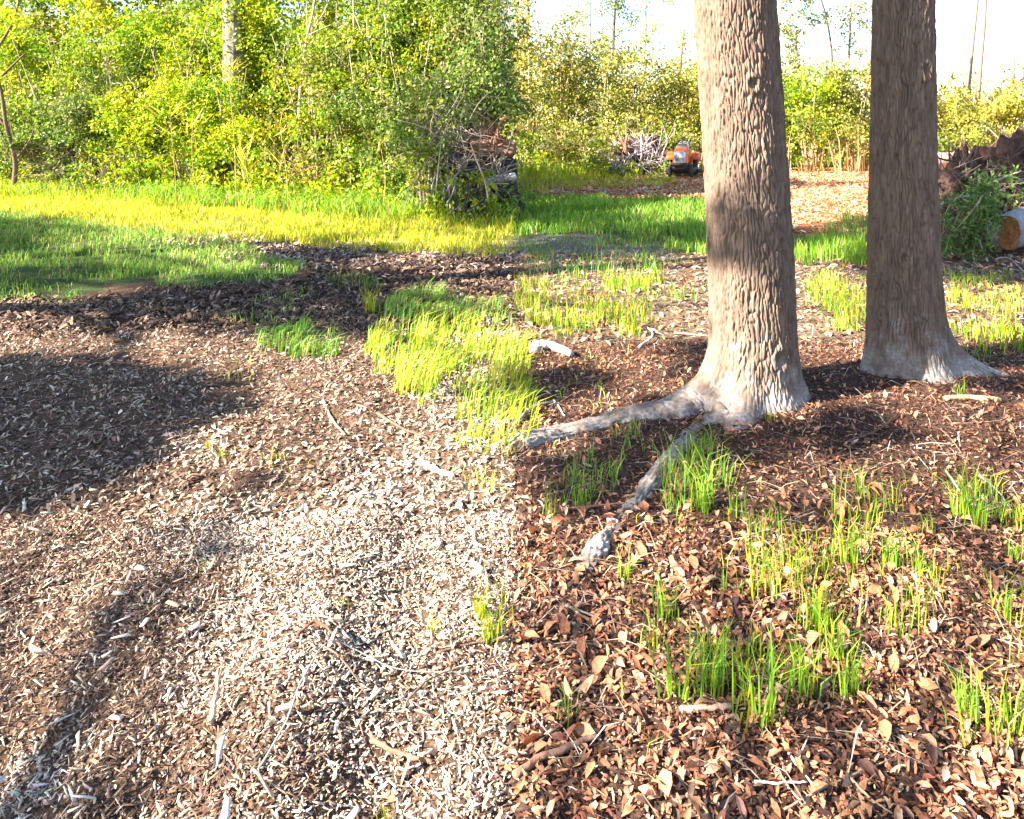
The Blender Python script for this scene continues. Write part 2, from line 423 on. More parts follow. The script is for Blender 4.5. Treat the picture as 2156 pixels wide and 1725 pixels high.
T1 = (1.40, 4.40)
tree1, top1 = big_tree('hardwood_tree', 'thick ridged tree trunk with a long root reaching left over the soil', T1,
    [(-.15, .01, 0, .262), (.10, .0, 0, .248), (.3, -.005, 0, .238), (.8, -.02, 0, .232), (1.4, -.055, .0, .225), (2.4, -.125, .0, .222), (5, -.25, .05, .19), (9, -.3, .1, .12)],
    [(197, .36, .34, .115), (240, .24, .28, .085), (290, .05, .6, .09), (350, .05, .5, .12), (90, .12, .5, .15), (30, .08, .4, .15)],
    [(-88, 1.78, .035, .016), (-70, .27, .045, .012), (-60, .9, .03, .010)], 74, 21)
crown(tree1, T1, top1, 2.6, 7.5, 9)
bz = float(gz(*T1))
def gpt(x, y, dz=0.0):
    X, Y = W(x, y); return (X, Y, float(gz(X, Y)) + dz)
bark_root(tree1, (T1[0], T1[1], bz), [(1.25, 4.36, .06), (1.05, 4.27, .035), (.88, 4.17, .025), gpt(1330, 885, .008), gpt(1200, 913, .000), gpt(1090, 940, .004), (-.12, 3.72, -.02), (-.35, 3.66, -.09)],
          [.14, .115, .085, .066, .058, .052, .045, .03], seed=8)
bark_root(tree1, (T1[0], T1[1], bz), [(1.25, 4.22, .06), (1.12, 4.06, .02), gpt(1470, 905, -.03), gpt(1425, 955, -.012), gpt(1375, 1015, .006), gpt(1340, 1062, -.004), gpt(1312, 1095, -.024), gpt(1288, 1125, -.006), gpt(1262, 1160, .012), gpt(1240, 1190, .0), gpt(1220, 1225, -.06)],
          [.10, .07, .05, .045, .042, .038, .033, .034, .038, .034, .02], seed=9)
kb = WP(1519, 868, 4.08)
V, F = tube([kb + (0, .06, 0), kb + (0, .0, 0), kb + (0, -.012, 0.0)], [.036, .037, .03], 14)
mesh_np('cut_knot', V - np.array([T1[0], T1[1], bz]), F, mat_plain('knot_wood', (.20, .16, .13), .9, var=.3, scale=40), tree1, None, True)

T2 = (2.52, 4.86)
tree2, top2 = big_tree('hardwood_tree', 'slimmer ridged tree trunk with a pale flared base, standing beside the brush heap', T2,
    [(-.15, .0, 0, .25), (.1, -.0, 0, .232), (.3, -.005, 0, .220), (.8, -.015, 0, .205), (1.4, -.02, 0, .188), (2.5, -.02, 0, .168), (5, .05, .0, .15), (9, .1, .0, .10)],
    [(-8, .30, .33, .12), (200, .08, .5, .10), (-70, .08, .7, .10), (100, .1, .6, .12)],
    [(-72, 1.88, .045, .016), (-115, .72, .035, .014), (-85, .98, .025, .008)], 66, 33)
crown(tree2, T2, top2, 2.2, 7.5, 8)
bz2 = float(gz(*T2))
bark_root(tree2, (T2[0], T2[1], bz2), [(2.62, 4.84, .10), (2.82, 4.83, .05), (2.98, 4.84, .012), (3.15, 4.88, -.05)], [.11, .075, .05, .02], seed=10)

# ------------------------------------------------------------------ shade trees left of and above the view
R_MAIN = R; R = np.random.default_rng(77)
BLOBS = []
def shade(pts, r, dens, world=False, h=(5.0, 7.5)):
    x, y = sample_poly(pts, dens, world)
    for a, b in zip(x, y): BLOBS.append((a, b, r * U(.75, 1.25), U(*h)))
# left: the broad shadow over the lawn edge, then streaks over the chips
shade([(-250, 455), (450, 512), (1085, 566), (1085, 680), (700, 672), (330, 690), (100, 655), (-250, 640)], .95, .42)
shade([(-80, 775), (180, 785), (350, 860), (400, 960), (250, 1030), (-80, 1040)], .46, 9, h=(4.5, 5.5))
shade([(180, 1085), (420, 1110), (640, 1170), (640, 1200), (400, 1160), (180, 1120)], .10, 20, h=(4, 4.6))
shade([(-60, 1400), (330, 1440), (430, 1540), (230, 1725), (-60, 1725)], .10, 8, h=(4, 4.6))
shade([(480, 1000), (820, 1010), (820, 1045), (480, 1060)], .10, 10, h=(4, 4.6))
shade([(0, 1180), (350, 1200), (300, 1330), (0, 1330)], .08, 5, h=(4, 4.6))
# right: far shadow band, brush heap, trees' feet, dapple in front
shade([(1085, 462), (1600, 462), (2100, 458), (2420, 450), (2420, 570), (1085, 566)], 1.1, .32, h=(6, 9))
shade([(1090, 735), (1500, 740), (2156, 800), (2156, 1070), (1090, 1090)], .30, 2.7)
shade([(1090, 1100), (1280, 1100), (1250, 1440), (1090, 1440)], .16, 5)
shade([(1600, 1080), (2156, 1080), (2156, 1180), (1650, 1120)], .2, 4)
shade([(1300, 1260), (2156, 1260), (2156, 1430), (1300, 1440)], .12, 5)
shade([(1090, 1480), (2156, 1480), (2156, 1740), (1090, 1740)], .06, 2.5)
shade([(4.4, 5.6), (7.5, 6.3), (7.5, 7.2), (4.4, 6.4)], .4, .8, True)
shade([(-.6, 13.0), (2.4, 13.2), (2.4, 14.8), (-.6, 14.6)], .8, .6, True, (6, 8))
shade([(1085, 1460), (1280, 1460), (1200, 1560), (1085, 1560)], .10, 8, h=(4, 5))
shade([(5.6, 8.9), (9.5, 8.9), (9.5, 12.5), (5.6, 12.5)], .8, .55, True, (6, 8))
B = np.array(BLOBS)
pos = np.stack([B[:, 0] - SDX * B[:, 3] / TAN, B[:, 1] - SDY * B[:, 3] / TAN, B[:, 3]], -1)  # unseen crown clumps, set back along the sun so their shadows land as wanted
trunks = [(-20.5, 4.0), (-15.5, 1.0), (-12.5, 6.5), (-9.0, 4.6), (-9.5, -4.6), (-13.0, -6.0), (-16.5, 6.8), (-6.5, -2.4)]
which = np.argmin(((pos[:, None, :2] - np.array(trunks)[None]) ** 2).sum(-1), 1)
names = ['at the far left edge of the clearing', 'behind the chips on the left', 'beside the shaded lawn on the left', 'nearest the shaded lawn on the left', 'behind the viewer on the left', 'farthest behind the viewer', 'at the left end of the thicket', 'overhanging the chips on the left']
for k, (tx, ty) in enumerate(trunks):
    sel = which == k
    if not sel.any(): continue
    root = empty('shade_tree', (tx, ty, 0)); tag(root, 'tall leafy shade tree out of view ' + names[k], 'tree', 'shade trees along the left of the clearing')
    pc = pos[sel] - np.array([tx, ty, 0]); rc = B[sel, 2]
    a = Acc(); H = pc[:, 2].max()
    V, F = tube([(0, 0, -.2), (.02, .03, H * .3), (.0, -.05, H * .65), (.05, .0, H)], [.24, .19, .14, .05], 10, .05); a.add(V, F, (.17, .12, .09))
    a.build('trunk', M_STEM, root, True)
    order = R.permutation(len(pc))[:18]
    for q in order:
        e = pc[q]; s = np.array([0, 0, max(2.6, e[2] - .35 * np.hypot(e[0], e[1]) - .3)])
        V, F = tube(curve_pts([s, (s + e) / 2 + (0, 0, .2), e], 6), np.linspace(.045, .012, 6), 5); a = Acc(); a.add(V, F, (.17, .12, .09)); a.build('limb', M_STEM, root, True)
    V1, F1, C1 = leaf_cloud(pc[rc > .2], rc[rc > .2], 1000, .15, PAL_OAK, flat=.55) if (rc > .2).any() else (np.zeros((0, 3)), [np.zeros((0, 3), int)], np.zeros((0, 3)))
    V2, F2, C2 = leaf_cloud(pc[rc <= .2], rc[rc <= .2], 3600, .06, PAL_OAK, flat=.55) if (rc <= .2).any() else (np.zeros((0, 3)), [np.zeros((0, 3), int)], np.zeros((0, 3)))
    V = np.concatenate([V1, V2]); F = [np.concatenate([F1[0], F2[0] + len(V1)])]; C = np.concatenate([C1, C2])
    mesh_np('crown', V, F, M_LEAF, root, C)

R = R_MAIN
# ------------------------------------------------------------------ thickets
PAL_LIME = [(.44, .50, .015), (.28, .46, .02), (.58, .52, .02), (.17, .34, .02), (.07, .17, .02)]
PAL_MIX = [(.24, .38, .02), (.12, .26, .03), (.38, .42, .03), (.05, .12, .025), (.30, .25, .08)]
PAL_DARK = [(.11, .22, .05), (.17, .28, .05), (.07, .13, .04), (.26, .34, .06), (.30, .25, .14)]
PAL_GOLD = [(.52, .48, .06), (.40, .42, .05), (.25, .29, .05), (.56, .43, .13), (.12, .16, .04)]
PAL_OLIVE = [(.33, .37, .06), (.44, .42, .07), (.17, .23, .05), (.46, .37, .14), (.09, .13, .04)]
def shrub(name, label, cat, x, y, h, rx, ry, pal, nl, size, nst=7, group=None, bare=0.0, stemc=(.24, .19, .14), zlo=.08, ncl=None, wts=None, crad=(.16, .42)):
    root = empty(name, (x, y, float(gz(x, y)) - .02)); tag(root, label, cat, group)
    a = Acc(); tips = []
    for k in range(nst):
        an = U(0, 6.28); r0 = U(0, .35); r1 = U(.2, 1.0)
        b = np.array([math.cos(an) * r0 * rx * .5, math.sin(an) * r0 * ry * .5, 0])
        e = np.array([math.cos(an) * r1 * rx, math.sin(an) * r1 * ry, h * U(.6, 1.02)])
        m = (b + e) / 2 + np.array([U(-.15, .15) * rx, U(-.15, .15) * ry, .1 * h])
        P = curve_pts([b, m, e], 8); V, F = tube(P, np.linspace(U(.018, .035), .006, 8), 5)
        a.add(V, F, np.array(stemc) * U(.7, 1.3)); tips += list(P[2:])
        for q in range(3):
            s = P[R.integers(2, 7)]; t = s + rand_dirs(1, .5)[0] * U(.25, .6) * min(1, h / 3)
            V, F = tube([s, (s + t) / 2 + (0, 0, .04), t], [.008, .006, .003], 4); a.add(V, F, np.array(stemc) * U(.7, 1.4)); tips.append(t)
    a.build('stems', M_STEM, root, False)
    ncl = ncl or int(26 + 10 * h)
    tips = np.array(tips)
    c1 = tips[R.integers(0, len(tips), ncl // 2)] + R.normal(0, .12, (ncl // 2, 3))
    q = nrm(R.normal(size=(ncl - ncl // 2, 3))) * (R.random((ncl - ncl // 2, 1)) ** .4)
    c2 = q * np.array([rx, ry, h * .5]) + np.array([0, 0, h * .52])
    cs = np.concatenate([c1, c2]); cs[:, 2] = np.clip(cs[:, 2], zlo, None)
    rs = U(crad[0], crad[1], len(cs)) * (.7 + .12 * h)
    per = nl / max((rs ** 2).sum(), .01)
    V, F, C = leaf_cloud(cs, rs, per, size, pal, .85, wts)
    lo = V.reshape(-1, 4, 3)[:, :, 2].min(1) > .0
    V = V.reshape(-1, 4, 3)[lo].reshape(-1, 3); C = C.reshape(-1, 4, 3)[lo].reshape(-1, 3)
    i = np.arange(len(V) // 4)[:, None] * 4
    mesh_np('foliage', V, [np.concatenate([i + np.array([0, 1, 2]), i + np.array([0, 2, 3])])], M_LEAF, root, C)
    return root

# left thicket: from the far left edge to the middle of the view
fl0 = np.array([-16.5, 20.2]); fl1 = np.array([-.75, 13.9])
where_l = ['at the left edge, behind the crooked sapling', 'between the crooked sapling and the dry bush', 'just behind the dry bush', 'right of the dry bush', 'in front of the pale trunk', 'just right of the pale trunk', 'in front of the forked sapling', 'left of the dark stump debris', 'over the dark stump debris']
desc_f = ['low lime green shrub', 'mixed green low shrub', 'dark green low shrub', 'dark leaved low shrub', 'yellow green low shrub', 'bright yellow green low shrub', 'lime leaved low shrub', 'tangled green low shrub', 'thin dusky green low shrub']
LBL = []
for k in range(9):
    t = (k + .5) / 9; p = fl0 * (1 - t) + fl1 * t + np.array([U(-.3, .3), U(0, .5)])
    pal = [PAL_LIME, PAL_MIX, PAL_DARK, PAL_DARK, PAL_LIME, PAL_LIME, PAL_LIME, PAL_MIX, PAL_DARK][k]
    shrub('shrub', desc_f[k] + ' ' + where_l[k], 'shrub', p[0], p[1] + .3, U(2.3, 3.0), 1.2, .7, pal, 7000, .085, 7, 'shrubs of the left thicket', zlo=.25)
desc_m = ['tall yellow green shrub', 'tall fresh green shrub', 'tall deep green shrub', 'tall lime shrub', 'tall bright leaved shrub', 'tall glossy green shrub', 'tall yellow leaved shrub', 'tall mixed green shrub', 'tall grey green shrub']
for k in range(9):
    t = (k + .5) / 9; p = fl0 * (1 - t) + fl1 * t + np.array([.9, 1.5]) + U(-.3, .3, 2)
    if k == 8: p[0] = -.95
    pal = [PAL_LIME, PAL_LIME, PAL_MIX, PAL_LIME, PAL_LIME, PAL_LIME, PAL_LIME, PAL_MIX, PAL_DARK][k]
    shrub('shrub', desc_m[k] + ' ' + where_l[k], 'shrub', p[0], p[1], U(4.2, 4.9), 1.3, .8, pal, 11500, .095, 8, 'shrubs of the left thicket', zlo=.6)
for k in range(10):
    t = (k + .5) / 10; p = fl0 * (1 - t) + fl1 * t + np.array([1.2, 3.3]) + U(-.3, .3, 2)
    if k >= 9: p[0] = -1.15
    pal = [PAL_LIME, PAL_MIX, PAL_LIME, PAL_LIME, PAL_MIX, PAL_LIME, PAL_LIME, PAL_MIX, PAL_DARK, PAL_DARK][k]
    shrub('young_tree', 'leafy young tree in the back row of the thicket, number %d from the left' % (k + 1) if False else ['leftmost', 'second', 'third', 'fourth', 'fifth', 'sixth', 'seventh', 'eighth', 'ninth', 'rightmost'][k] + ' leafy young tree in the back row of the left thicket', 'tree', p[0], p[1], U(6.4, 7.2), 1.7, 1.0, pal, 8000, .135, 8, 'young trees at the back of the left thicket', zlo=.8)

shrub('young_tree', 'dusky young tree at the right end of the left thicket, above the debris', 'tree', -1.0, 16.6, 7.2, 1.0, .9, PAL_MIX, 7500, .12, 8, zlo=1.5)

for k in range(8):
    t = (k + .9) / 9; p = fl0 * (1 - t) + fl1 * t + np.array([.4, .75])
    shrub('shrub', 'airy thin stemmed shrub filling the gap ' + where_l[k], 'shrub', p[0], p[1], U(3.4, 4.4), 1.5, .5, PAL_LIME if k % 3 else PAL_MIX, 3400, .08, 14, 'shrubs of the left thicket', stemc=(.38, .31, .24), zlo=.2, ncl=120, crad=(.14, .3))

# the pale trunk and the saplings that stand out of the thicket
def stem_tree(name, label, cat, ctrl, rads, col, leaf=None, branches=(), parts='trunk', sides=12, wob=.04, mat=None):
    base = np.array(ctrl[0], float); root = empty(name, tuple(base)); tag(root, label, cat)
    V, F = tube(curve_pts(np.array(ctrl) - base, 26), np.interp(np.linspace(0, 1, 26), np.linspace(0, 1, len(rads)), rads), sides, wob)
    a = Acc(); a.add(V, F, col); a.build(parts, mat or M_STEM, root, True)
    for (bc, br) in branches:
        V, F = tube(curve_pts(np.array(bc) - base, 10), np.linspace(br, br * .3, 10), 6, .05); a = Acc(); a.add(V, F, col); a.build('branch', M_STEM, root, True)
    if leaf:
        cs, rs, per, size, pal = leaf
        V, F, C = leaf_cloud(np.array(cs) - base, rs, per, size, pal)
        mesh_np('foliage', V, F, M_LEAF, root, C)
    return root
PTY = 17.4
p0 = WP(492, 0, PTY); xb = p0[0]
stem_tree('pale_tree', 'straight pale grey trunk rising out of the left thicket', 'tree', [(xb + .06, PTY, -.1), (xb + .02, PTY, 1.5), (xb + .01, PTY, 3), (xb, PTY, 5), (xb - .1, PTY, 8.0)],
          [.28, .26, .245, .235, .18], (.30, .27, .25), ([(xb + U(-1, 1), PTY + U(-.6, 1), U(6, 9)) for _ in range(14)], [.8] * 14, 160, .14, PAL_OAK), sides=44, wob=.06, mat=M_PALE)
def pts(lst, d): return [tuple(WP(x, y, d)) for x, y in lst]
q = pts([(28, 405), (32, 340), (14, 270), (4, 200), (-10, 120), (30, 40), (50, -60)], 18.2)
stem_tree('crooked_sapling', 'crooked brown sapling at the left edge of the thicket', 'tree', q, [.06, .052, .045, .04, .034, .03, .02], (.15, .11, .085),
          ([WP(30 + U(-80, 90), U(-120, 60), 17.2 + U(-.5, .5)) for _ in range(12)], [.4] * 12, 500, .1, PAL_LIME), [(pts([(14, 270), (-20, 230), (-60, 215)], 18.2), .04), (pts([(30, 340), (60, 300), (72, 270)], 18.2), .03), (pts([(4, 160), (40, 125), (55, 110)], 18.1), .035)])
q = pts([(635, 400), (630, 300), (632, 200), (645, 90), (660, 20), (668, -60)], 16.4)
stem_tree('forked_sapling', 'slender forked sapling with pale bark left of centre of the thicket', 'tree', q, [.04, .038, .036, .032, .028, .02], (.40, .33, .26), None,
          [(pts([(650, 72), (680, 30), (705, -30)], 16.3), .025), (pts([(648, 75), (690, 55), (720, 48)], 16.2), .015)])
q = pts([(740, 360), (737, 250), (736, 130), (745, 60), (742, -40)], 16.0)
stem_tree('thin_sapling', 'thin straight sapling between the forked sapling and the stump debris', 'tree', q, [.03, .028, .025, .02, .012], (.38, .32, .26))
q = pts([(320, 330), (322, 160), (330, 60), (345, -40)], 18.2)
stem_tree('thin_sapling', 'thin dark sapling left of the pale grey trunk', 'tree', q, [.03, .028, .024, .015], (.14, .12, .10))

# dry leafless bush and arching canes
def tangle(name, label, cat, centre, ext, n, col, rad=(.004, .009), length=(.5, 1.1), up=.4, group=None, part='twigs'):
    root = empty(name, tuple(centre)); tag(root, label, cat, group); a = Acc()
    for k in range(n):
        s = nrm(R.normal(size=3)) * R.random() ** .5 * np.array(ext); s[2] = abs(s[2])
        d = rand_dirs(1, up)[0] * U(*length); m = s + d * .5 + R.normal(0, .06, 3); e = s + d
        r = U(*rad); V, F = tube(curve_pts([s, m, e], 5), np.linspace(r, r * .4, 5), 4); a.add(V, F, np.array(col) * U(.6, 1.4))
    o = a.build(part, M_STEM, root, False); o['kind'] = 'stuff'
    return root
c = W(165, 395); tangle('dry_bush', 'dry leafless grey brown bush at the foot of the left thicket', 'bush', (c[0], c[1] - .6, .1), (.55, .4, 1.2), 420, (.34, .26, .22), up=.2)
c = W(290, 405); tangle('dry_bush', 'dark tangle of bare twigs right of the pale dry bush', 'bush', (c[0], c[1] - .4, .0), (.9, .4, .7), 260, (.14, .11, .10))
c = W(455, 412); tangle('dry_bush', 'low dark tangle of bare twigs under the pale trunk', 'bush', (c[0], c[1] - .3, .0), (.7, .4, .5), 220, (.15, .115, .10))
c = W(640, 418); tangle('dry_bush', 'tan tangle of dry canes below the forked sapling', 'bush', (c[0], c[1] - .5, .0), (.8, .4, 1.0), 260, (.42, .30, .18), up=.8)
tangle('dry_vines', 'grey hanging tangle of dead vines over the stump debris', 'vines', tuple(WP(935, 330, 12.7)), (.6, .35, 1.3), 170, (.20, .165, .15), up=-.6)

def cane(name, label, x, y, d, n, L, col):
    b = WP(x, y, d); g = float(gz(b[0], d)); root = empty(name, (b[0], d, g)); tag(root, label, 'cane', 'yellow canes in the left thicket'); a = Acc()
    hh = b[2] - g
    V, F = tube(curve_pts([(U(-.1, .1), .2, -.02), (U(-.1, .1), .1, hh * .5), (0, 0, hh)], 6), [.009, .009, .008, .007, .006, .004], 5); a.add(V, F, (.45, .34, .12)); a.build('stalk', M_STEM, root)
    an = U(0, 6.28, n); D = np.stack([np.cos(an) * .6, np.sin(an) * .4, U(.3, 1.1, n)], -1)
    V, F = leaves(np.stack([R.normal(0, .06, n), R.normal(0, .06, n), hh - R.exponential(.18, n)], -1), D, rand_dirs(n, .2), L * U(.35, 1.1, n), .03)
    tag(mesh_np('blades', V, F, M_LEAF, root, rep(pick([col, (.40, .40, .04), (.55, .36, .05)], n, .15), 4)), kind='stuff')
for (nm, x, y, d, n, L) in (('beside the foot of the pale trunk', 480, 150, 14.0, 14, .6), ('left of the pale trunk', 357, 235, 14.5, 14, .55), ('below the pale trunk', 405, 265, 14.4, 12, .5), ('above the dark bare twigs', 515, 330, 13.6, 18, .7), ('lower left of the forked sapling', 590, 270, 13.5, 12, .5), ('between the forked sapling and the debris', 800, 300, 13.0, 12, .5)):
    cane('cane', 'spiky yellow cane leaves ' + nm, x, y, d, n, L, (.50, .48, .04))

# right thicket, farther off
where_r = ['leftmost in the far thicket', 'second from the left in the far thicket', 'third from the left in the far thicket', 'behind the far brush pile', 'behind the mower', 'right behind the mower, by the thick trunk', 'behind the thick trunk', 'just right of the thick trunk', 'midway between the two trunks', 'left of the slimmer trunk', 'behind the slimmer trunk', 'just right of the slimmer trunk', 'above the far log', 'right of the far log', 'at the right edge', 'beyond the right edge']
xs_d = [1040, 1110, 1180, 1260, 1350, 1430, 1530, 1650, 1720, 1795, 1880, 1985, 2045, 2105, 2165, 2230]
tops = [10, 25, 60, 95, 110, 120, 120, 150, 130, 140, 140, 185, 180, 175, 175, 175]
for k, (xd, tp) in enumerate(zip(xs_d, tops)):
    pal = PAL_GOLD if k in (1, 2, 5, 11, 12, 13, 14) else PAL_OLIVE
    if k in (7, 8): pal = PAL_LIME
    d = 27.5 + U(-.6, .6)
    h = (CAM_H + (HZ - tp) / FPX * (d + .3)) * (1.14 if k < 7 else 1.05)
    X = (xd - 1078) / FPX * d
    shrub('shrub', 'tall sunlit shrub ' + where_r[k], 'shrub', X, d, h * .97, 1.0, 1.0, pal, 3800, .125, 9, 'shrubs of the far thicket', stemc=(.42, .32, .22), zlo=.5, crad=(.2, .45))
for k in range(12):
    xd = 1100 + k * 100; d = 25.6 + U(-.3, .4)
    if 1400 < xd < 1520: continue
    shrub('shrub', 'low tangled shrub at the foot of the far thicket, ' + ['leftmost', 'second from the left', 'left of the far brush pile', 'behind the brush pile', '', 'behind the thick trunk', 'right of the thick trunk', 'between the trunks', 'left of the slimmer trunk', 'behind the slimmer trunk', 'above the far log', 'at the right edge'][k], 'shrub', (xd - 1078) / FPX * d, d, U(1.6, 2.3), .95, .6, PAL_OLIVE if k % 3 else PAL_MIX, 1500, .11, 8, 'low shrubs of the far thicket', stemc=(.36, .27, .18), zlo=.1)
for k in range(14):
    xd = 1000 + k * 95; d = 31.5 + U(-1, 1)
    tp = 60 if xd < 1300 else (120 if xd < 1900 else 190)
    shrub('young_tree', ['first', 'second', 'third', 'fourth', 'fifth', 'sixth', 'seventh', 'eighth', 'ninth', 'tenth', 'eleventh', 'twelfth', 'thirteenth', 'fourteenth'][k] + ' young tree from the left behind the far thicket', 'tree', (xd - 1078) / FPX * d, d, CAM_H + (HZ - tp) / FPX * d + U(-.3, .3), 1.5, 1.0, PAL_OLIVE, 3200, .15, 7, 'young trees behind the far thicket', stemc=(.34, .27, .2), zlo=.3)
# bare and thin trees against the sky
def bg_tree(label, lst, d, r, col, tuft=0, pal=PAL_OLIVE, spread=28, zr=(-150, 160), name='thin_tree', br=6):
    q = pts(lst, d); q = [(q[0][0], d, -.1)] + q
    cs = []; brs = []
    for k in range(br):
        i = R.integers(1, len(lst)); x, y = lst[i]; x += U(-3, 3); y0 = y + U(0, 60)
        sgn = R.choice([-1, 1]); brs.append((pts([(x, y0), (x + sgn * U(8, 18), y0 - U(8, 25)), (x + sgn * U(18, 40), y0 - U(15, 60))], d), r * .35))
    if tuft:
        for k in range(int(tuft * 1.7)):
            cs.append(WP(lst[-1][0] + R.normal(0, spread), U(*zr), d + U(-.6, .6)))
    return stem_tree(name, label, 'tree', q, list(np.linspace(r, r * .5, len(q))), col, (cs, [.34] * len(cs), 330, .13, pal) if tuft else None, brs, sides=8)
dk = (.10, .08, .065); pl = (.22, .17, .14)
bg_tree('thin dark trunk at the left end of the far thicket', [(1118, 200), (1112, 60), (1108, -60)], 34, .12, dk, 10, zr=(-80, 60))
bg_tree('thin tree rising from the far thicket, second from the left', [(1240, 200), (1242, 60), (1240, -70)], 36, .07, (.3, .24, .2), 6, zr=(-80, 60))
bg_tree('dark pine pole above the far brush pile', [(1290, 160), (1293, 60), (1296, 0), (1297, -60)], 36, .08, dk, 9, PAL_DARK, zr=(-20, 40), spread=14)
bg_tree('slender pale tree right of the dark pine pole', [(1355, 160), (1360, 60), (1358, -60)], 36, .06, (.36, .30, .22), 9, PAL_LIME, zr=(-40, 90))
bg_tree('short broken snag left of the thick trunk', [(1430, 170), (1436, 90), (1440, 62)], 33, .12, (.3, .22, .16), 0, br=3)
bg_tree('leafy thin tree hugging the right side of the thick trunk', [(1640, 240), (1636, 100), (1652, -60)], 33, .08, (.34, .28, .2), 16, PAL_OLIVE, zr=(-60, 130), spread=14)
bg_tree('thin broken pole right of the thick trunk', [(1680, 240), (1676, 110), (1674, 55)], 34, .10, (.3, .24, .2), 6, PAL_OLIVE, zr=(60, 130), spread=20)
bg_tree('thin leaning tree midway between the trunks', [(1740, 230), (1752, 130), (1738, 30), (1712, -40)], 33, .06, dk, 14, PAL_DARK, zr=(-60, 60), spread=32)
bg_tree('sparse leafy tree left of the slimmer trunk', [(1775, 230), (1788, 110), (1792, -50)], 34, .08, (.38, .29, .2), 16, PAL_OLIVE, zr=(-60, 130), spread=26)
bg_tree('dark leaning sapling against the left side of the slimmer trunk', [(1820, 240), (1832, 140), (1848, 30), (1860, -50)], 31, .06, dk, 8, PAL_DARK, zr=(10, 120), spread=20)
bg_tree('left of two bare poles in the open sky', [(2037, 230), (2042, 150), (2052, 50), (2064, -60)], 33, .12, pl, 0, br=0)
bg_tree('right of two bare poles in the open sky', [(2058, 230), (2064, 140), (2072, 50), (2078, -60)], 33, .12, pl, 0, br=0)
bg_tree('thin crooked bare pole left of the cut snags', [(2112, 230), (2108, 160), (2122, 90)], 33, .04, pl, 0, br=3)
bg_tree('thick broken snag near the right edge', [(2126, 240), (2130, 170), (2132, 118)], 31, .16, (.48, .34, .26), 4, PAL_OLIVE, zr=(120, 200), spread=18, br=0)
bg_tree('pale broken snag at the right edge', [(2146, 240), (2150, 170), (2154, 112)], 31.5, .14, (.52, .42, .34), 0, br=0)
# wood closing the view behind everything (one mass of dark growth)
a = Acc()
for k in range(46):
    X = -26 + k * 1.35; Y = 37 + U(-2, 2); hgt = U(3.2, 4.6) if X > -3 else U(6, 9)
    V, F, C = leaf_cloud([(X + U(-.6, .6), Y, z) for z in np.arange(.5, hgt, .7)], [.95] * len(np.arange(.5, hgt, .7)), 75, .24, PAL_OLIVE); a.add(V, F, C)
tag(a.build('woodland', M_LEAF), 'distant woodland closing the clearing behind the thickets', 'woodland', kind='stuff')

# dry golden reeds at the foot of the far thicket
x, y = sample_poly([(10.5, 24.2), (24, 24.2), (24, 27), (10.5, 27)], 11, True); x2, y2 = sample_poly([(1.0, 24.6), (10.5, 24.6), (10.5, 26.2), (1.0, 26.2)], 9, True)
x = np.concatenate([x, x2]); y = np.concatenate([y, y2])
V, F = blades(x, y, U(.5, 2.0, len(x)), .03, .2, .5); tag(mesh_np('dry_reeds', V, F, M_GRASS, None, rep(pick([(.55, .36, .16), (.62, .46, .22), (.42, .26, .12)], len(x)), 5)), 'dry golden stalks along the foot of the far thicket', 'reeds', kind='stuff')

# ------------------------------------------------------------------ grass
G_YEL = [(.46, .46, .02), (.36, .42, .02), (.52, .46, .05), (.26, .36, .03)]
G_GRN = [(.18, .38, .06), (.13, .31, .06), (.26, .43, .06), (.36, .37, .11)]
G_LUSH = [(.20, .40, .03), (.15, .34, .03), (.28, .42, .04)]
def patchy(s, lo, k=1.6): return lambda x, y: sst(lo - .25, lo + .25, fbm(x * s + 31, y * s, 3)) * k
ga = Acc()
def grass(pts_, dens, h, wd, pal, lean=.25, bend=.5, thin=None, world=False, warp=.15, ldir=None, var=.18, clump=5.0):
    x, y = sample_poly(pts_, dens * 1.25, world, warp * 1.8, thin)
    kk = R.random(len(x)) < sst(-.55, .25, fbm(x * clump, y * clump, 3)); x = x[kk]; y = y[kk]
    if not len(x): return
    hv = 1 + .7 * fbm(x * 2.6 + 50, y * 2.6, 3); cvn = np.clip(1 + .55 * fbm(x * 1.7 + 90, y * 1.7, 3), .45, 1.5)
    cc = pick(pal, len(x), var) * cvn[:, None]; dry = R.random(len(x)) < .07; cc[dry] = pick([(.45, .36, .18)], int(dry.sum()), .2)
    V, F = blades(x, y, U(h[0], h[1], len(x)) * hv, wd * U(.5, 1.2, len(x)), lean, bend, ldir); ga.add(V, F, rep(cc, 5))
grass(GR_LIT, 900, (.06, .17), .013, G_YEL, world=True, thin=lambda x, y: .75 + .5 * fbm(x, y, 2))  # yellow blades where sunlit, green on the shaded lawn: light in the colour
grass(wpoly([(-300, 372), (0, 378), (300, 395), (600, 405), (1082, 440), (1082, 490), (700, 462), (300, 430), (-300, 400)]), 330, (.12, .38), .016, G_LUSH + G_YEL[:2], world=True)
grass(wpoly([(250, 385), (640, 395), (900, 430), (900, 470), (600, 455), (250, 420)]), 260, (.25, .5), .02, G_LUSH, world=True)
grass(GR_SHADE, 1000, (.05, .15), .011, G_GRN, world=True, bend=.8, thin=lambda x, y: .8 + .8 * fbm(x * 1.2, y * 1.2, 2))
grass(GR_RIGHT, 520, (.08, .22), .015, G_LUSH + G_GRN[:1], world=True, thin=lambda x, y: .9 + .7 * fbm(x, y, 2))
grass(wpoly([(1082, 358), (1280, 366), (1420, 376), (1420, 392), (1250, 398), (1082, 410)]), 130, (.08, .25), .025, G_YEL, world=True)
grass(wpoly([(1082, 345), (1260, 350), (1300, 372), (1082, 376)]), 100, (.25, .55), .03, G_LUSH + G_YEL, world=True)
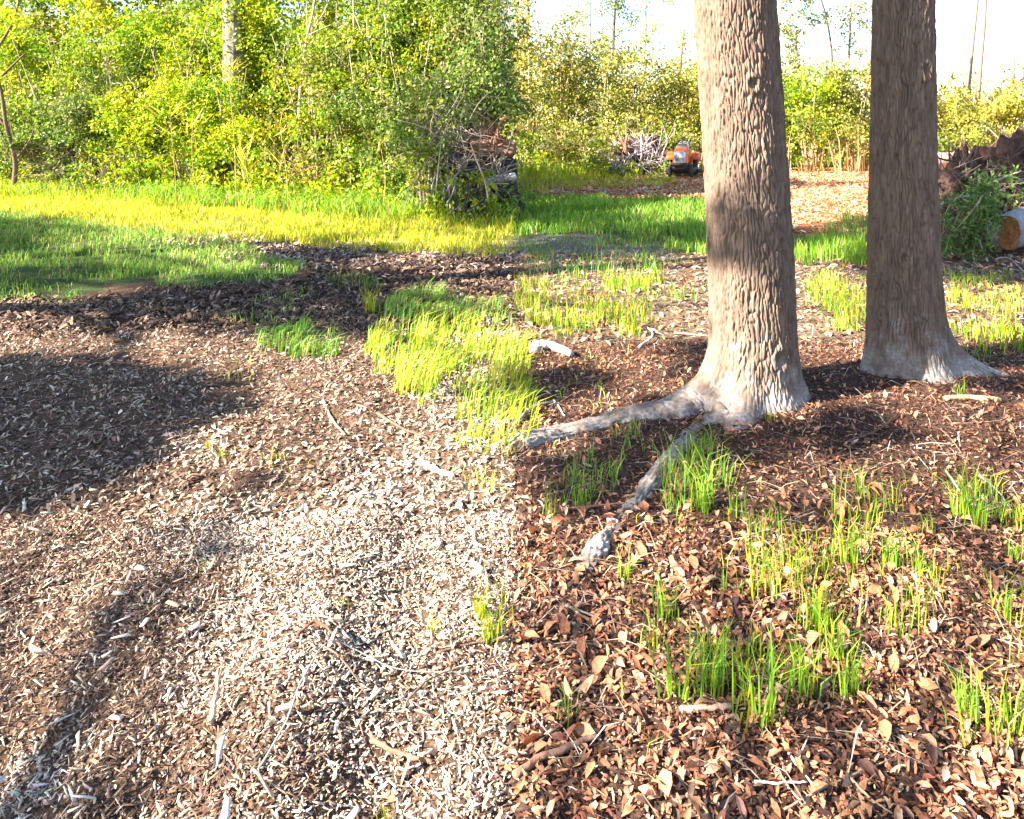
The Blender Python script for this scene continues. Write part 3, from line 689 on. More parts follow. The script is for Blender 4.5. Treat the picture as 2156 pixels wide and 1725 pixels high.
grass(wpoly([(1640, 340), (1850, 335), (2100, 335), (2100, 345), (1850, 352), (1640, 355)]), 40, (.15, .45), .03, G_LUSH, world=True)
# left patches
grass([(800, 650), (900, 625), (1085, 640), (1085, 690), (950, 690), (800, 668)], 1300, (.07, .2), .009, G_GRN, bend=1.2, ldir=0.1)
grass([(690, 590), (800, 585), (830, 605), (700, 612)], 500, (.06, .14), .009, G_GRN, bend=1.0)
grass([(560, 618), (660, 612), (670, 640), (560, 645)], 450, (.05, .13), .009, G_GRN)
grass([(470, 660), (600, 655), (620, 685), (480, 690)], 240, (.05, .12), .008, G_GRN)
grass([(545, 705), (620, 690), (720, 705), (740, 745), (640, 755), (560, 735)], 1300, (.06, .17), .008, G_LUSH + G_GRN[:2], bend=1.0, ldir=.2)
grass([(780, 720), (870, 690), (1000, 690), (1120, 740), (1105, 850), (1120, 960), (1060, 975), (960, 905), (880, 860), (800, 790)], 1600, (.05, .22), .0075, G_YEL + G_LUSH, bend=.7, ldir=.5, warp=.12)
grass([(930, 900), (1085, 940), (1085, 990), (980, 960)], 800, (.04, .1), .007, G_YEL, warp=.08)
grass([(535, 965), (640, 960), (660, 995), (560, 1005)], 900, (.03, .10), .006, G_YEL, warp=.05)
grass([(950, 985), (1085, 1000), (1085, 1045), (980, 1030)], 700, (.03, .09), .006, G_YEL, warp=.05)
grass([(990, 1275), (1085, 1260), (1085, 1365), (1000, 1350)], 1500, (.04, .12), .005, G_YEL, warp=.04)
grass([(450, 855), (530, 850), (520, 870), (460, 872)], 350, (.03, .08), .006, G_LUSH, warp=.05)
grass([(460, 765), (530, 760), (540, 800), (460, 815)], 200, (.04, .1), .007, G_YEL, warp=.05)
grass([(580, 870), (670, 865), (670, 890), (590, 895)], 200, (.03, .1), .006, G_YEL, warp=.05)
grass([(700, 1120), (900, 1120), (960, 1240), (900, 1330), (740, 1260)], 180, (.02, .05), .004, G_YEL, warp=.05, thin=patchy(3, .1))
# right patches
grass([(1082, 590), (1250, 600), (1400, 590), (1390, 690), (1300, 715), (1082, 725)], 1100, (.05, .2), .008, G_YEL + G_LUSH, lean=.15, bend=.3, thin=patchy(1.6, -.05))
grass([(1082, 500), (1500, 520), (1500, 640), (1400, 640), (1082, 600)], 330, (.05, .18), .009, G_LUSH + G_GRN, lean=.15, bend=.3, thin=patchy(1.2, .0))
grass([(1660, 515), (1850, 505), (1850, 560), (1660, 570)], 900, (.10, .22), .011, G_LUSH, lean=.12, bend=.25)
grass([(1760, 460), (1850, 455), (1850, 520), (1740, 520)], 300, (.12, .3), .012, G_GRN, bend=.8)
grass([(1670, 590), (1850, 585), (1850, 670), (1760, 710), (1700, 650)], 1000, (.05, .18), .008, G_YEL + G_LUSH, lean=.15, bend=.3, thin=patchy(1.8, -.1))
grass([(1720, 660), (1840, 650), (1840, 705), (1740, 705)], 500, (.05, .14), .008, G_GRN, bend=.5)
grass([(1985, 575), (2170, 570), (2170, 690), (1990, 690)], 700, (.05, .16), .008, G_LUSH + G_YEL, lean=.15, bend=.3, thin=patchy(1.6, -.05))
grass([(2015, 690), (2170, 690), (2170, 790), (2080, 770)], 900, (.08, .2), .009, G_LUSH + G_YEL[:2], lean=.12, bend=.3)
grass([(1990, 760), (2170, 780), (2170, 860), (2080, 850)], 200, (.05, .2), .008, G_GRN)
grass([(1082, 740), (1330, 740), (1330, 850), (1082, 870)], 70, (.04, .13), .007, G_GRN + G_LUSH, bend=.4)
grass([(1290, 920), (1400, 900), (1300, 1010), (1170, 1080), (1120, 1060)], 1300, (.04, .15), .0048, G_LUSH + G_GRN, bend=.5, warp=.06)
grass([(1140, 945), (1200, 950), (1190, 980), (1130, 980)], 500, (.02, .06), .005, G_YEL, warp=.04)
grass([(1390, 1000), (1480, 960), (1560, 1030), (1520, 1085), (1400, 1095)], 2000, (.05, .19), .005, G_LUSH + G_GRN, bend=.6, warp=.05)
grass([(1360, 1090), (1560, 1095), (1560, 1150), (1400, 1140)], 300, (.03, .1), .005, G_YEL, warp=.05)
grass([(1650, 1060), (1850, 1080), (1860, 1240), (1690, 1250)], 520, (.03, .17), .0045, G_YEL + G_LUSH, lean=.15, bend=.3, warp=.06)
grass([(1680, 1220), (1800, 1200), (1850, 1370), (1700, 1380)], 700, (.03, .16), .0042, G_YEL + G_LUSH, lean=.15, bend=.3, warp=.05)
grass([(1900, 1180), (2156, 1200), (2156, 1330), (1900, 1300)], 190, (.03, .13), .0042, G_YEL + G_LUSH, lean=.15, bend=.3, warp=.05)
grass([(1300, 1490), (1400, 1480), (1420, 1620), (1300, 1640)], 380, (.02, .10), .0035, G_YEL, bend=.8, warp=.03)
for poly in ([(1560, 1060), (1900, 1060), (1900, 1260), (1600, 1260)], [(1660, 1200), (1980, 1200), (1960, 1400), (1680, 1400)], [(1330, 1230), (1640, 1230), (1640, 1480), (1340, 1480)], [(1940, 1000), (2156, 1000), (2156, 1130), (1960, 1130)], [(1960, 1380), (2156, 1380), (2156, 1600), (2000, 1580)], [(1560, 1400), (1900, 1400), (1900, 1510), (1560, 1520)]):
    grass(poly, 2300, (.04, .19), .004, G_LUSH + G_YEL[:2] + G_GRN[:1], lean=.15, bend=.4, warp=.05, clump=7, thin=lambda x, y: sst(-.02, .22, fbm(x * 5 + 70, y * 5, 2)))
grass([(1082, 900), (2156, 1000), (2156, 1725), (1082, 1725)], 22, (.03, .12), .0035, G_LUSH + G_YEL, lean=.15, bend=.4)
grass(SAND, 190, (.03, .12), .009, G_GRN + G_LUSH[:1], world=True, warp=.3, clump=3)
tag(ga.build('grass', M_GRASS), 'spring grass growing in strips and patches over the clearing', 'grass', kind='stuff')

# leafy weeds along the foot of the left thicket
wa = Acc()
def weeds(poly, dens, h, size, pal, per=10):
    x, y = sample_poly(poly, dens, True)
    for X, Y in zip(x, y):
        hh = U(*h); k = per
        t = U(.25, 1, k)
        P = np.stack([X + R.normal(0, .05, k), Y + R.normal(0, .05, k), t * hh + .02], -1)
        V, F = leaves(P, rand_dirs(k, .2), rand_dirs(k, .9), size * U(.6, 1.3, k), size * .5); wa.add(V, F, rep(pick(pal, k, .2), 4))
weeds(wpoly([(-300, 355), (100, 365), (300, 385), (600, 400), (1082, 425), (1082, 470), (700, 450), (300, 415), (-300, 385)]), 30, (.15, .95), .10, PAL_LIME[:4], 11)
weeds(wpoly([(270, 385), (520, 392), (520, 418), (300, 412)]), 30, (.3, .7), .10, [(.14, .36, .04), (.20, .42, .03), (.10, .28, .04)])
weeds(wpoly([(820, 420), (1090, 430), (1090, 490), (850, 470)]), 26, (.15, .6), .08, [(.16, .30, .05), (.30, .40, .04), (.08, .17, .04)])
weeds(wpoly([(1082, 338), (1420, 350), (1400, 374), (1082, 366)]), 9, (.2, .6), .14, PAL_LIME)
weeds(wpoly([(1640, 336), (2200, 334), (2200, 345), (1640, 348)]), 3, (.2, .6), .16, PAL_OLIVE)
tag(wa.build('weeds', M_LEAF), 'low leafy weeds along the foot of the thickets', 'weeds', kind='stuff')

# ------------------------------------------------------------------ wood chips (left) and leaf litter (right)
CHIP = [(.58, .49, .40), (.45, .35, .265), (.30, .20, .14), (.17, .105, .078), (.66, .60, .52), (.085, .06, .052)]
CW = [3, 3, 2.2, 1.8, 2, 2]
def chip_box(x, y, L, Wd, T, z=None, tilt=.35):
    n = len(x); z = gz(x, y) if z is None else z
    yaw = U(0, 6.283, n); p = R.normal(0, tilt, n); r = R.normal(0, tilt, n)
    d = np.stack([np.cos(yaw) * np.cos(p), np.sin(yaw) * np.cos(p), np.sin(p)], -1)
    s = nrm(np.cross(d, np.stack([0 * yaw, np.sin(r), np.cos(r)], -1))); u = np.cross(s, d)
    c = np.stack([x, y, z + U(0.0, .012, n)], -1)
    L = L[:, None]; Wd = Wd[:, None]; T = T[:, None]; tp = U(.0, .8, n)[:, None]; sk = U(-.5, .5, n)[:, None]
    k = []
    for e, w in ((-1, 1.0), (1, tp)):
        for a, b in ((-1, -1), (1, -1), (1, 1), (-1, 1)):
            k.append(c + d * L * .5 * (e + a * sk * .5) + s * Wd * .5 * a * w + u * T * .5 * b)
    V = np.stack(k, 1).reshape(-1, 3); i = np.arange(n)[:, None] * 8
    F = np.concatenate([i + np.array(q) for q in ((0, 3, 2, 1), (4, 5, 6, 7), (1, 2, 6, 5), (2, 3, 7, 6), (3, 0, 4, 7), (0, 1, 5, 4))])
    return V, [F]
def bent_quad(x, y, L, Wd, z=None, tilt=.35, lift=.012):
    n = len(x); z = gz(x, y) if z is None else z
    yaw = U(0, 6.283, n); p = R.normal(0, tilt, n); r = R.normal(0, tilt, n)
    d = np.stack([np.cos(yaw) * np.cos(p), np.sin(yaw) * np.cos(p), np.sin(p)], -1)
    s = nrm(np.cross(d, np.stack([0 * yaw, np.sin(r), np.cos(r)], -1))); u = np.cross(s, d)
    c = np.stack([x, y, z + U(.002, lift, n)], -1); L = L[:, None]; Wd = Wd[:, None]; b = (L[:, 0] * U(-.12, .25, n))[:, None]
    V = np.stack([c - d * L * .5 - s * Wd * .3, c - d * L * .5 + s * Wd * .3, c + s * Wd * .5 + u * b, c - s * Wd * .5 + u * b, c + d * L * .5 + s * Wd * .15, c + d * L * .5 - s * Wd * .15], 1).reshape(-1, 3)
    i = np.arange(n)[:, None] * 6
    return V, [np.concatenate([i + np.array([0, 1, 2, 3]), i + np.array([3, 2, 4, 5])])]
def wedge(y0, y1, side, m=.12):
    return [(-.69 * y0 - .1, y0), (-.69 * y1 - .1, y1), (.0, y1), (.0, y0)] if side < 0 else [(.0, y0), (.0, y1), (.69 * y1 + .1, y1), (.69 * y0 + .1, y0)]
def jit(x, y, k=.03): return x + R.normal(0, k, len(x)) + np.where((np.abs(x) < .35) & (R.random(len(x)) < .16), -np.sign(x) * R.exponential(.16, len(x)), 0) + SEAM(y) * np.exp(-(x / .3) ** 2)
ca = Acc()
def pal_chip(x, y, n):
    t = sst(-.16, .26, fbm(x * 1.3 + 5, y * 1.3, 4) + .6 * np.clip((x + 1.0) / 1.0, -1, 1))[:, None]  # bleached paler toward the middle, colour darkened leftward to deepen the shade there
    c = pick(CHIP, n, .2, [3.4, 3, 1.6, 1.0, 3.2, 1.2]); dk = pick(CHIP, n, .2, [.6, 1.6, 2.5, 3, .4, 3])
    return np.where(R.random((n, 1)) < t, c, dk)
x, y = sample_poly(wedge(1.55, 3.1, -1), 14500, True); x = jit(x, y, .015); n = len(x)
fin = R.random(n) < .62; xf, yf = x[fin], y[fin]; x, y = x[~fin], y[~fin]; n = len(x)
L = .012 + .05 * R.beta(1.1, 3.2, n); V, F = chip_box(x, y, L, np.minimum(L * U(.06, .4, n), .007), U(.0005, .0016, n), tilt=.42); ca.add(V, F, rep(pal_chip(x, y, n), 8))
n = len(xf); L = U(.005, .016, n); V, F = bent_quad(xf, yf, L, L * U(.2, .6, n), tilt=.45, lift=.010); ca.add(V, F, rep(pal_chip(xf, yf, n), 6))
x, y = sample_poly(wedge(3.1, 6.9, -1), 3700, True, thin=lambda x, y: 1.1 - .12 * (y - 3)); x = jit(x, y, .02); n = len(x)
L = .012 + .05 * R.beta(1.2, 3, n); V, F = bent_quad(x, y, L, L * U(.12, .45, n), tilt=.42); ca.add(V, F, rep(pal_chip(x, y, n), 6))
x, y = sample_poly(SHADE_MULCH, 900, True); n = len(x)
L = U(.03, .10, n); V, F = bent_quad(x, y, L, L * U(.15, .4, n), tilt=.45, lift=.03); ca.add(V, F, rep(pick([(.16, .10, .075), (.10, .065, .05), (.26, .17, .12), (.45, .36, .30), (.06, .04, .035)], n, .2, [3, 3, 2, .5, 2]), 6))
x, y = sample_poly([(-2.5, 8.3), (-.0, 8.2), (.0, 9.6), (-4.2, 11.2), (-5, 10.6)], 500, True, .2); n = len(x)
L = U(.03, .10, n); V, F = bent_quad(x, y, L, L * U(.15, .4, n), tilt=.4, lift=.02); ca.add(V, F, rep(pick([(.16, .10, .075), (.45, .34, .26), (.55, .46, .38)], n, .2), 6))
x, y = sample_poly(SAND, 260, True, .3); n = len(x)
L = U(.02, .07, n); V, F = bent_quad(x, y, L, L * U(.12, .4, n)); ca.add(V, F, rep(pick([(.2, .17, .15), (.38, .35, .33), (.10, .085, .075), (.28, .2, .15)], n, .2), 6))
x, y = sample_poly(FAR_MULCH, 200, True, .2); n = len(x)
L = U(.05, .17, n); V, F = bent_quad(x, y, L, L * U(.12, .4, n), tilt=.35, lift=.03); ca.add(V, F, rep(pick([(.56, .25, .11), (.64, .36, .18), (.34, .14, .07), (.68, .48, .30)], n, .2), 6))
tag(ca.build('wood_chips', M_CHIP), 'shredded wood chips spread over the left of the clearing', 'wood chips', kind='stuff')

LIT = [(.52, .25, .135), (.37, .16, .09), (.58, .34, .21), (.18, .082, .055), (.60, .42, .30), (.075, .045, .037)]
LWT = [3, 2.6, 2.4, 1.5, .9, 1.2]
def litter(x, y, L, tilt=.5, lift=.02, z=None):
    n = len(x); z = gz(x, y) if z is None else z
    yaw = U(0, 6.283, n); p = R.normal(0, tilt, n); r = R.normal(0, tilt, n)
    d = np.stack([np.cos(yaw) * np.cos(p), np.sin(yaw) * np.cos(p), np.sin(p)], -1)
    s = nrm(np.cross(d, np.stack([0 * yaw, np.sin(r), np.cos(r)], -1))); u = np.cross(s, d); u *= np.sign(u[:, 2:3] + 1e-6)
    c = np.stack([x, y, z + U(.003, lift, n)], -1); L = L[:, None]; wd = L * U(.3, .55, n)[:, None]
    cl = U(-.4, 1.0, n)[:, None]; cv = U(-.3, 1.1, n)[:, None]
    rows = [c - d * L * .5]
    for t, w in ((-.18, .46), (.18, .40)):
        m = c + d * L * t + u * L * cl * (.25 - t * t)
        rows += [m - s * wd * w + u * wd * cv * .5, m, m + s * wd * w + u * wd * cv * .5 * U(.3, 1.2, n)[:, None]]
    rows.append(c + d * L * .5 + u * L * cl * .1)
    V = np.stack(rows, 1).reshape(-1, 3); i = np.arange(n)[:, None] * 8
    tri = np.concatenate([i + np.array(q) for q in ((0, 2, 1), (0, 3, 2), (7, 4, 5), (7, 5, 6))]); qd = np.concatenate([i + np.array(q) for q in ((1, 2, 5, 4), (2, 3, 6, 5))])
    return V, [tri, qd]
la = Acc()
x, y = sample_poly(wedge(1.45, 3.2, 1), 1250, True, thin=lambda x, y: (.62 + 1.3 * fbm(x * 2.5, y * 2.5, 3)) * (1 - .65 * sst(2.5, 3.1, y))); x = jit(x, y, .02); n = len(x)
V, F = litter(x, y, .018 + .05 * R.beta(1.5, 2.2, n), .6); la.add(V, F, rep(pick(LIT, n, .2, LWT), 8))
x, y = sample_poly(wedge(3.2, 5.6, 1), 260, True); x = jit(x, y, .02); n = len(x)
V, F = litter(x, y, .02 + .045 * R.beta(1.4, 2.4, n), .5); la.add(V, F, rep(pick(LIT, n, .2, [2, 3, 1.2, 3, .7, 3]), 8))
x, y = sample_poly(wedge(5.6, 9.4, 1), 420, True); n = len(x)
L = U(.03, .09, n); V, F = bent_quad(x, y, L, L * U(.25, .5, n)); la.add(V, F, rep(pick(LIT + [(.4, .34, .3)], n, .25), 6))
x, y = sample_poly(wedge(1.55, 3.0, 1), 8500, True); x = jit(x, y, .015); n = len(x)      # crumbs and slivers between the leaves
L = U(.008, .035, n); V, F = bent_quad(x, y, L, L * U(.12, .5, n), tilt=.5); la.add(V, F, rep(pick(LIT, n, .25, [2, 3, 1.5, 3, .6, 3]), 6))
x, y = sample_poly(wedge(3.0, 5.6, 1), 4200, True); n = len(x)
L = U(.006, .03, n); V, F = bent_quad(x, y, L, L * U(.12, .5, n), tilt=.45); la.add(V, F, rep(pick(LIT, n, .25, [1, 2, .6, 3.5, .35, 5]), 6))
x, y = sample_poly(wedge(1.45, 9, 1), 120, True); n = len(x)                                  # fine straw
L = U(.06, .2, n); V, F = bent_quad(x, y, L, .0035 * np.ones(n), tilt=.12, lift=.02); la.add(V, F, rep(pick([(.5, .38, .28), (.3, .2, .14), (.6, .52, .45)], n, .2), 6))
tag(la.build('leaf_litter', M_LITTER), 'brown leaf litter and crumbs covering the soil under the trees', 'leaf litter', kind='stuff')

# single leaves and chips large enough to pick out
def one_of(make, k):
    V, F = make(); return V, F
lv = []
for k in range(7):
    V, F = litter(np.zeros(1), np.zeros(1), np.array([.075]), .35, .004, np.array([.006]))
    me = mesh_np('fallen_leaf', V, F, M_LITTER, None, rep(pick([LIT[0], LIT[1], LIT[2], (.40, .18, .10)], 1, .1), 8)); lv.append(me)
def drop(proto_list, name, xs, ys, smin, smax, lift, label, cat, group):
    for k, (X, Y) in enumerate(zip(xs, ys)):
        s = proto_list[k % len(proto_list)]
        o = s if k < len(proto_list) else s.copy()
        if k >= len(proto_list): COL.objects.link(o)
        o.location = (X, Y, float(gz(X, Y)) + lift); o.rotation_euler = (R.normal(0, .35), R.normal(0, .35), U(0, 6.28)); o.scale = (U(smin, smax),) * 3
        tag(o, label, cat, group)
x, y = sample_poly(wedge(1.7, 3.4, 1), 55, True); keep = x > .03
x = x[keep][:170]; y = y[keep][:170]
drop(lv, 'fallen_leaf', x, y, .55, 1.0, .012, 'curled reddish brown dead leaf lying loose on the soil under the trees', 'leaf', 'large fallen leaves in front of the trees')
cv = []
for k in range(7):
    V, F = chip_box(np.zeros(1), np.zeros(1), np.array([U(.035, .06)]), np.array([U(.007, .016)]), np.array([.0025]), np.array([.0]), .05)
    cv.append(mesh_np('wood_chip', V, F, M_CHIP, None, rep(pick([CHIP[0], CHIP[1], CHIP[2], CHIP[4]], 1, .1), 8)))
x, y = sample_poly(wedge(1.7, 3.3, -1), 60, True); keep = x < -.03
x = x[keep][:170]; y = y[keep][:170]
drop(cv, 'wood_chip', x, y, .7, 1.3, .014, 'large loose sliver of wood lying on the shredded chips', 'wood chip', 'large slivers on top of the wood chips')

# ------------------------------------------------------------------ grass tufts one can pick out
tv = []
for k in range(6):
    n = [18, 28, 36, 24, 52, 12][k]; x = R.normal(0, .02, n); y = R.normal(0, .016, n)
    V, F = blades(x, y, U(.05, .2, n), .0038, .16, .5, z=np.zeros(n))
    tv.append((V, F, rep(pick(G_LUSH + [G_YEL[1], G_GRN[2]], n, .15), 5)))
def tuft(xd, yd, k, s, label, group=None, pal=None):
    X, Y = W(xd, yd); V, F, C = tv[k]
    o = mesh_np('grass_tuft', V, F, M_GRASS, None, C if pal is None else rep(pick(pal, len(V) // 5, .15), 5), loc=(X, Y, float(gz(X, Y)) - .004))
    o.rotation_euler = (0, 0, U(0, 6.28)); s *= 1.45; o.scale = (s, s, s); tag(o, label, 'grass', group or 'grass tufts on the leaf litter'); return o
for (xd, yd, k, s, lb) in (
    (1400, 1300, 2, .75, 'upright green tuft below the bare white root end'), (1425, 1470, 1, .95, 'bright tuft with splayed blades left of the dark green clump'), (1500, 1460, 2, 1.0, 'tall dense green tuft beside the splayed bright one'),
    (1605, 1520, 1, 1.05, 'tall thin tuft in front of the dark green clump'), (1380, 1370, 5, .8, 'sparse tuft left of the tall dense one'), (1200, 1520, 5, .6, 'lone small tuft beside the long stick at lower left'),
    (1790, 1190, 4, .85, 'dense tuft in the sunlit leaves between the trunks'), (1880, 1190, 2, .75, 'tuft with even upright blades right of the sunlit leaves'), (1935, 1205, 1, .7, 'smaller tuft just right of the even upright one'),
    (2030, 1090, 4, .95, 'large tuft in the shade under the slimmer trunk'), (2060, 1110, 2, .9, 'tall tuft in the shade nearest the right edge'), (1810, 1040, 1, .6, 'small tuft in the shade between the two trunks'),
    (1720, 1330, 4, .85, 'dense lime tuft at the left of the sunlit patch'), (1760, 1390, 4, .7, 'drooping lime tuft below the dense one'), (1690, 1460, 4, .8, 'dark green clump of bent blades'), (1790, 1465, 4, .75, 'dark green clump right of the bent blades'),
    (2035, 1500, 2, .65, 'small upright tuft in the brown leaves at right'), (2140, 1540, 1, .9, 'tall tuft at the right edge of the brown leaves'), (2120, 1300, 3, .7, 'wispy tuft in shade at the right edge'), (2140, 1180, 3, .6, 'golden tuft at the right edge, in sun'),
    (1480, 1080, 4, .9, 'broad tuft right of the root end, in shade'), (1550, 1090, 3, .7, 'thin tuft beside the broad one in shade'), (1220, 1070, 3, .7, 'tuft along the left root'), (1160, 1095, 5, .6, 'small tuft left of the second root'),
    (1320, 1220, 3, .6, 'short tuft touching the bare white root end'), (1590, 1390, 5, .9, 'single tall blades left of the sunlit patch'), (1960, 1120, 5, .6, 'few thin blades under the slimmer trunk'), (1880, 1330, 5, .7, 'few thin blades right of the lime tufts'),
    (1620, 900, 5, .5, 'tiny sprig at the foot of the thick trunk'), (2020, 850, 3, .7, 'sprig at the foot of the slimmer trunk')):
    tuft(xd, yd, k, s, lb)
for (xd, yd, k, s, lb) in ((780, 660, 4, 1.2, 'bright leaning tuft at the left end of the green strip'), (432, 1215, 5, .35, 'tiny sprig in the chips at centre left'), (440, 940, 5, .5, 'small sprig in the shaded chips'), (468, 965, 3, .45, 'second small sprig in the shaded chips'), (722, 1290, 5, .35, 'tiny sprig beside the rut'), (815, 1715, 5, .4, 'sprig at the bottom of the chips'), (1030, 1350, 4, .6, 'bright tuft at the right edge of the chips'), (1010, 1300, 2, .55, 'bright tuft just above the other at the edge of the chips'), (910, 1330, 3, .4, 'small yellow tuft left of the bright ones')):
    tuft(xd, yd, k, s, lb, 'grass tufts on the wood chips', G_YEL + G_LUSH[:1])

# ------------------------------------------------------------------ sticks and loose wood
def stick(name, label, lst, r, col, lift=.012, cat='stick', sides=7, n=14, wob=.12, tap=.5):
    P = []
    for q in lst:
        X, Y = W(q[0], q[1]); P.append((X, Y, float(gz(X, Y)) + lift + (q[2] if len(q) > 2 else 0)))
    P = curve_pts(P, n); P[:, :2] += R.normal(0, r * .25, (n, 2)); V, F = tube(P, np.linspace(r, r * tap, n), sides, wob)
    a = Acc(); a.add(V, F, np.array(col)); o = a.build(name, M_WOOD, None, True, loc=tuple(P[0])); tag(o, label, cat); return o
gy_, br_, tn_, wh_ = (.36, .33, .32), (.16, .10, .075), (.45, .31, .21), (.62, .57, .52)
stick('twig', 'long arched grey green twig over the chips', [(545, 1665), (600, 1590, .02), (640, 1500, .035), (690, 1430, .04), (745, 1415, .03), (840, 1428, .015), (1000, 1425, .0)], .0028, (.27, .30, .28), n=24)
stick('stick', 'dark stick crossing under the arched twig', [(672, 1405), (720, 1440, .02), (775, 1485)], .0035, br_)
stick('twig', 'thin dark twig right of the arched twig', [(858, 1480), (910, 1445, .015), (990, 1410)], .003, br_)
stick('stick', 'thin dark stick reaching in from the middle edge of the chips', [(920, 1385), (990, 1365), (1075, 1355, .01)], .004, br_)
stick('bark_strip', 'flat reddish bark strip at the lower right of the chips', [(785, 1555), (850, 1580), (910, 1600)], .008, (.25, .13, .085), wob=.4)
stick('bark_strip', 'curled dark bark piece in the chips near the arched twig', [(625, 1385), (670, 1365, .015), (720, 1400)], .006, (.18, .09, .06), wob=.5)
stick('stick', 'pale stick lying in the chips left of the bright grass', [(680, 850), (700, 880), (725, 915)], .009, tn_)
stick('stick', 'dark twisted stick at the edge of the bright grass', [(795, 870), (840, 900), (900, 925)], .010, br_)
stick('wood_chunk', 'pale split wood chunk by the yellow grass edge', [(885, 975), (920, 990), (955, 1000)], .014, wh_, tap=.8)
stick('twig', 'thin twig lying in the bright grass', [(825, 805, .03), (860, 790, .08), (900, 775, .12)], .004, tn_)
stick('splinter', 'upright tan splinter in the shaded chips', [(440, 1560), (455, 1520, .03), (462, 1490, .07)], .009, tn_)
stick('splinter', 'thin brown splinter above the upright tan one', [(455, 1500), (462, 1480, .03), (470, 1455, .06)], .004, br_)
stick('stick', 'long brown stick at the lower left of the leaf litter', [(1082, 1645), (1150, 1605), (1215, 1578), (1265, 1560)], .010, (.24, .14, .10), tap=.8)
stick('twig', 'thin dark twig above the long brown stick', [(1082, 1610), (1180, 1540), (1260, 1470)], .004, br_)
stick('stick', 'short pinkish stick in the sunlit leaves', [(1430, 1500), (1480, 1497), (1540, 1495)], .009, (.52, .34, .25), tap=.9)
stick('twig', 'pale straight twig in the lower leaves', [(1590, 1650), (1640, 1652), (1700, 1648)], .004, wh_)
stick('twig', 'long thin twig slanting across the lower right leaves', [(1650, 1710), (1760, 1650), (1880, 1600)], .003, (.36, .26, .2))
stick('twig', 'pale straw stem crossing the long thin twig', [(1660, 1590), (1700, 1640), (1730, 1680)], .003, wh_)
stick('twig', 'second pale straw stem near the bottom edge', [(1790, 1640), (1840, 1690), (1880, 1715)], .0035, tn_)
stick('stick', 'tan stick in the leaves by the small upright tuft', [(1635, 1620), (1660, 1660), (1690, 1700)], .004, tn_)
stick('twig', 'grey branching twig at the left end of the long root', [(1082, 905), (1120, 865, .01), (1175, 845)], .008, gy_)
stick('twig', 'short pale twig beside the grey branching one', [(1165, 845), (1178, 862), (1188, 880)], .007, wh_)
stick('stick', 'dark straight stick on the soil above the long root', [(1130, 830), (1200, 815), (1290, 800)], .008, br_)
stick('stick', 'bent white twig on the soil left of the thick trunk', [(1345, 735), (1375, 715, .02), (1362, 690)], .010, wh_)
stick('stick', 'slim tan stick left of the thick trunk, farther back', [(1420, 705), (1500, 715)], .008, tn_)
stick('log_chunk', 'weathered white log chunk lying in the grass at left', [(1118, 742), (1150, 738, .02), (1205, 752, .01)], .045, (.40, .385, .38), sides=14, tap=.5, lift=.012, wob=.25)
stick('wood_chunk', 'yellow split stick in front of the slimmer trunk', [(1990, 856), (2050, 853), (2105, 858)], .016, (.52, .36, .2), tap=.8)
stick('twig', 'dark twig between the two trunks', [(1780, 945), (1850, 920), (1890, 890)], .006, br_)
stick('twig', 'thin arched twig beside the cut knot', [(1545, 885), (1560, 870, .02), (1660, 890)], .005, tn_)
stick('stick', 'pale slanting stick in the soil under the slimmer trunk', [(1990, 1000), (2030, 1060), (2050, 1120)], .005, gy_)
stick('twig', 'thin reddish stick beside the second root', [(1180, 1085), (1260, 1075), (1320, 1068)], .006, (.34, .18, .12))
stick('twig', 'thin stick on dark soil at the lower left litter', [(1190, 1280), (1240, 1300), (1290, 1320)], .004, gy_)
stick('stone', 'small pale stone beside the root end', [(1282, 1112), (1292, 1108), (1302, 1110)], .016, (.5, .48, .48), cat='stone', n=6, lift=.01)
stick('twig', 'dark slanted twig on the litter in front of the slimmer trunk', [(1700, 1000), (1790, 965), (1860, 950)], .005, br_)
stick('twig', 'curved pale twig right of the slimmer trunk base', [(2060, 1010), (2100, 1045), (2130, 1085)], .005, gy_)

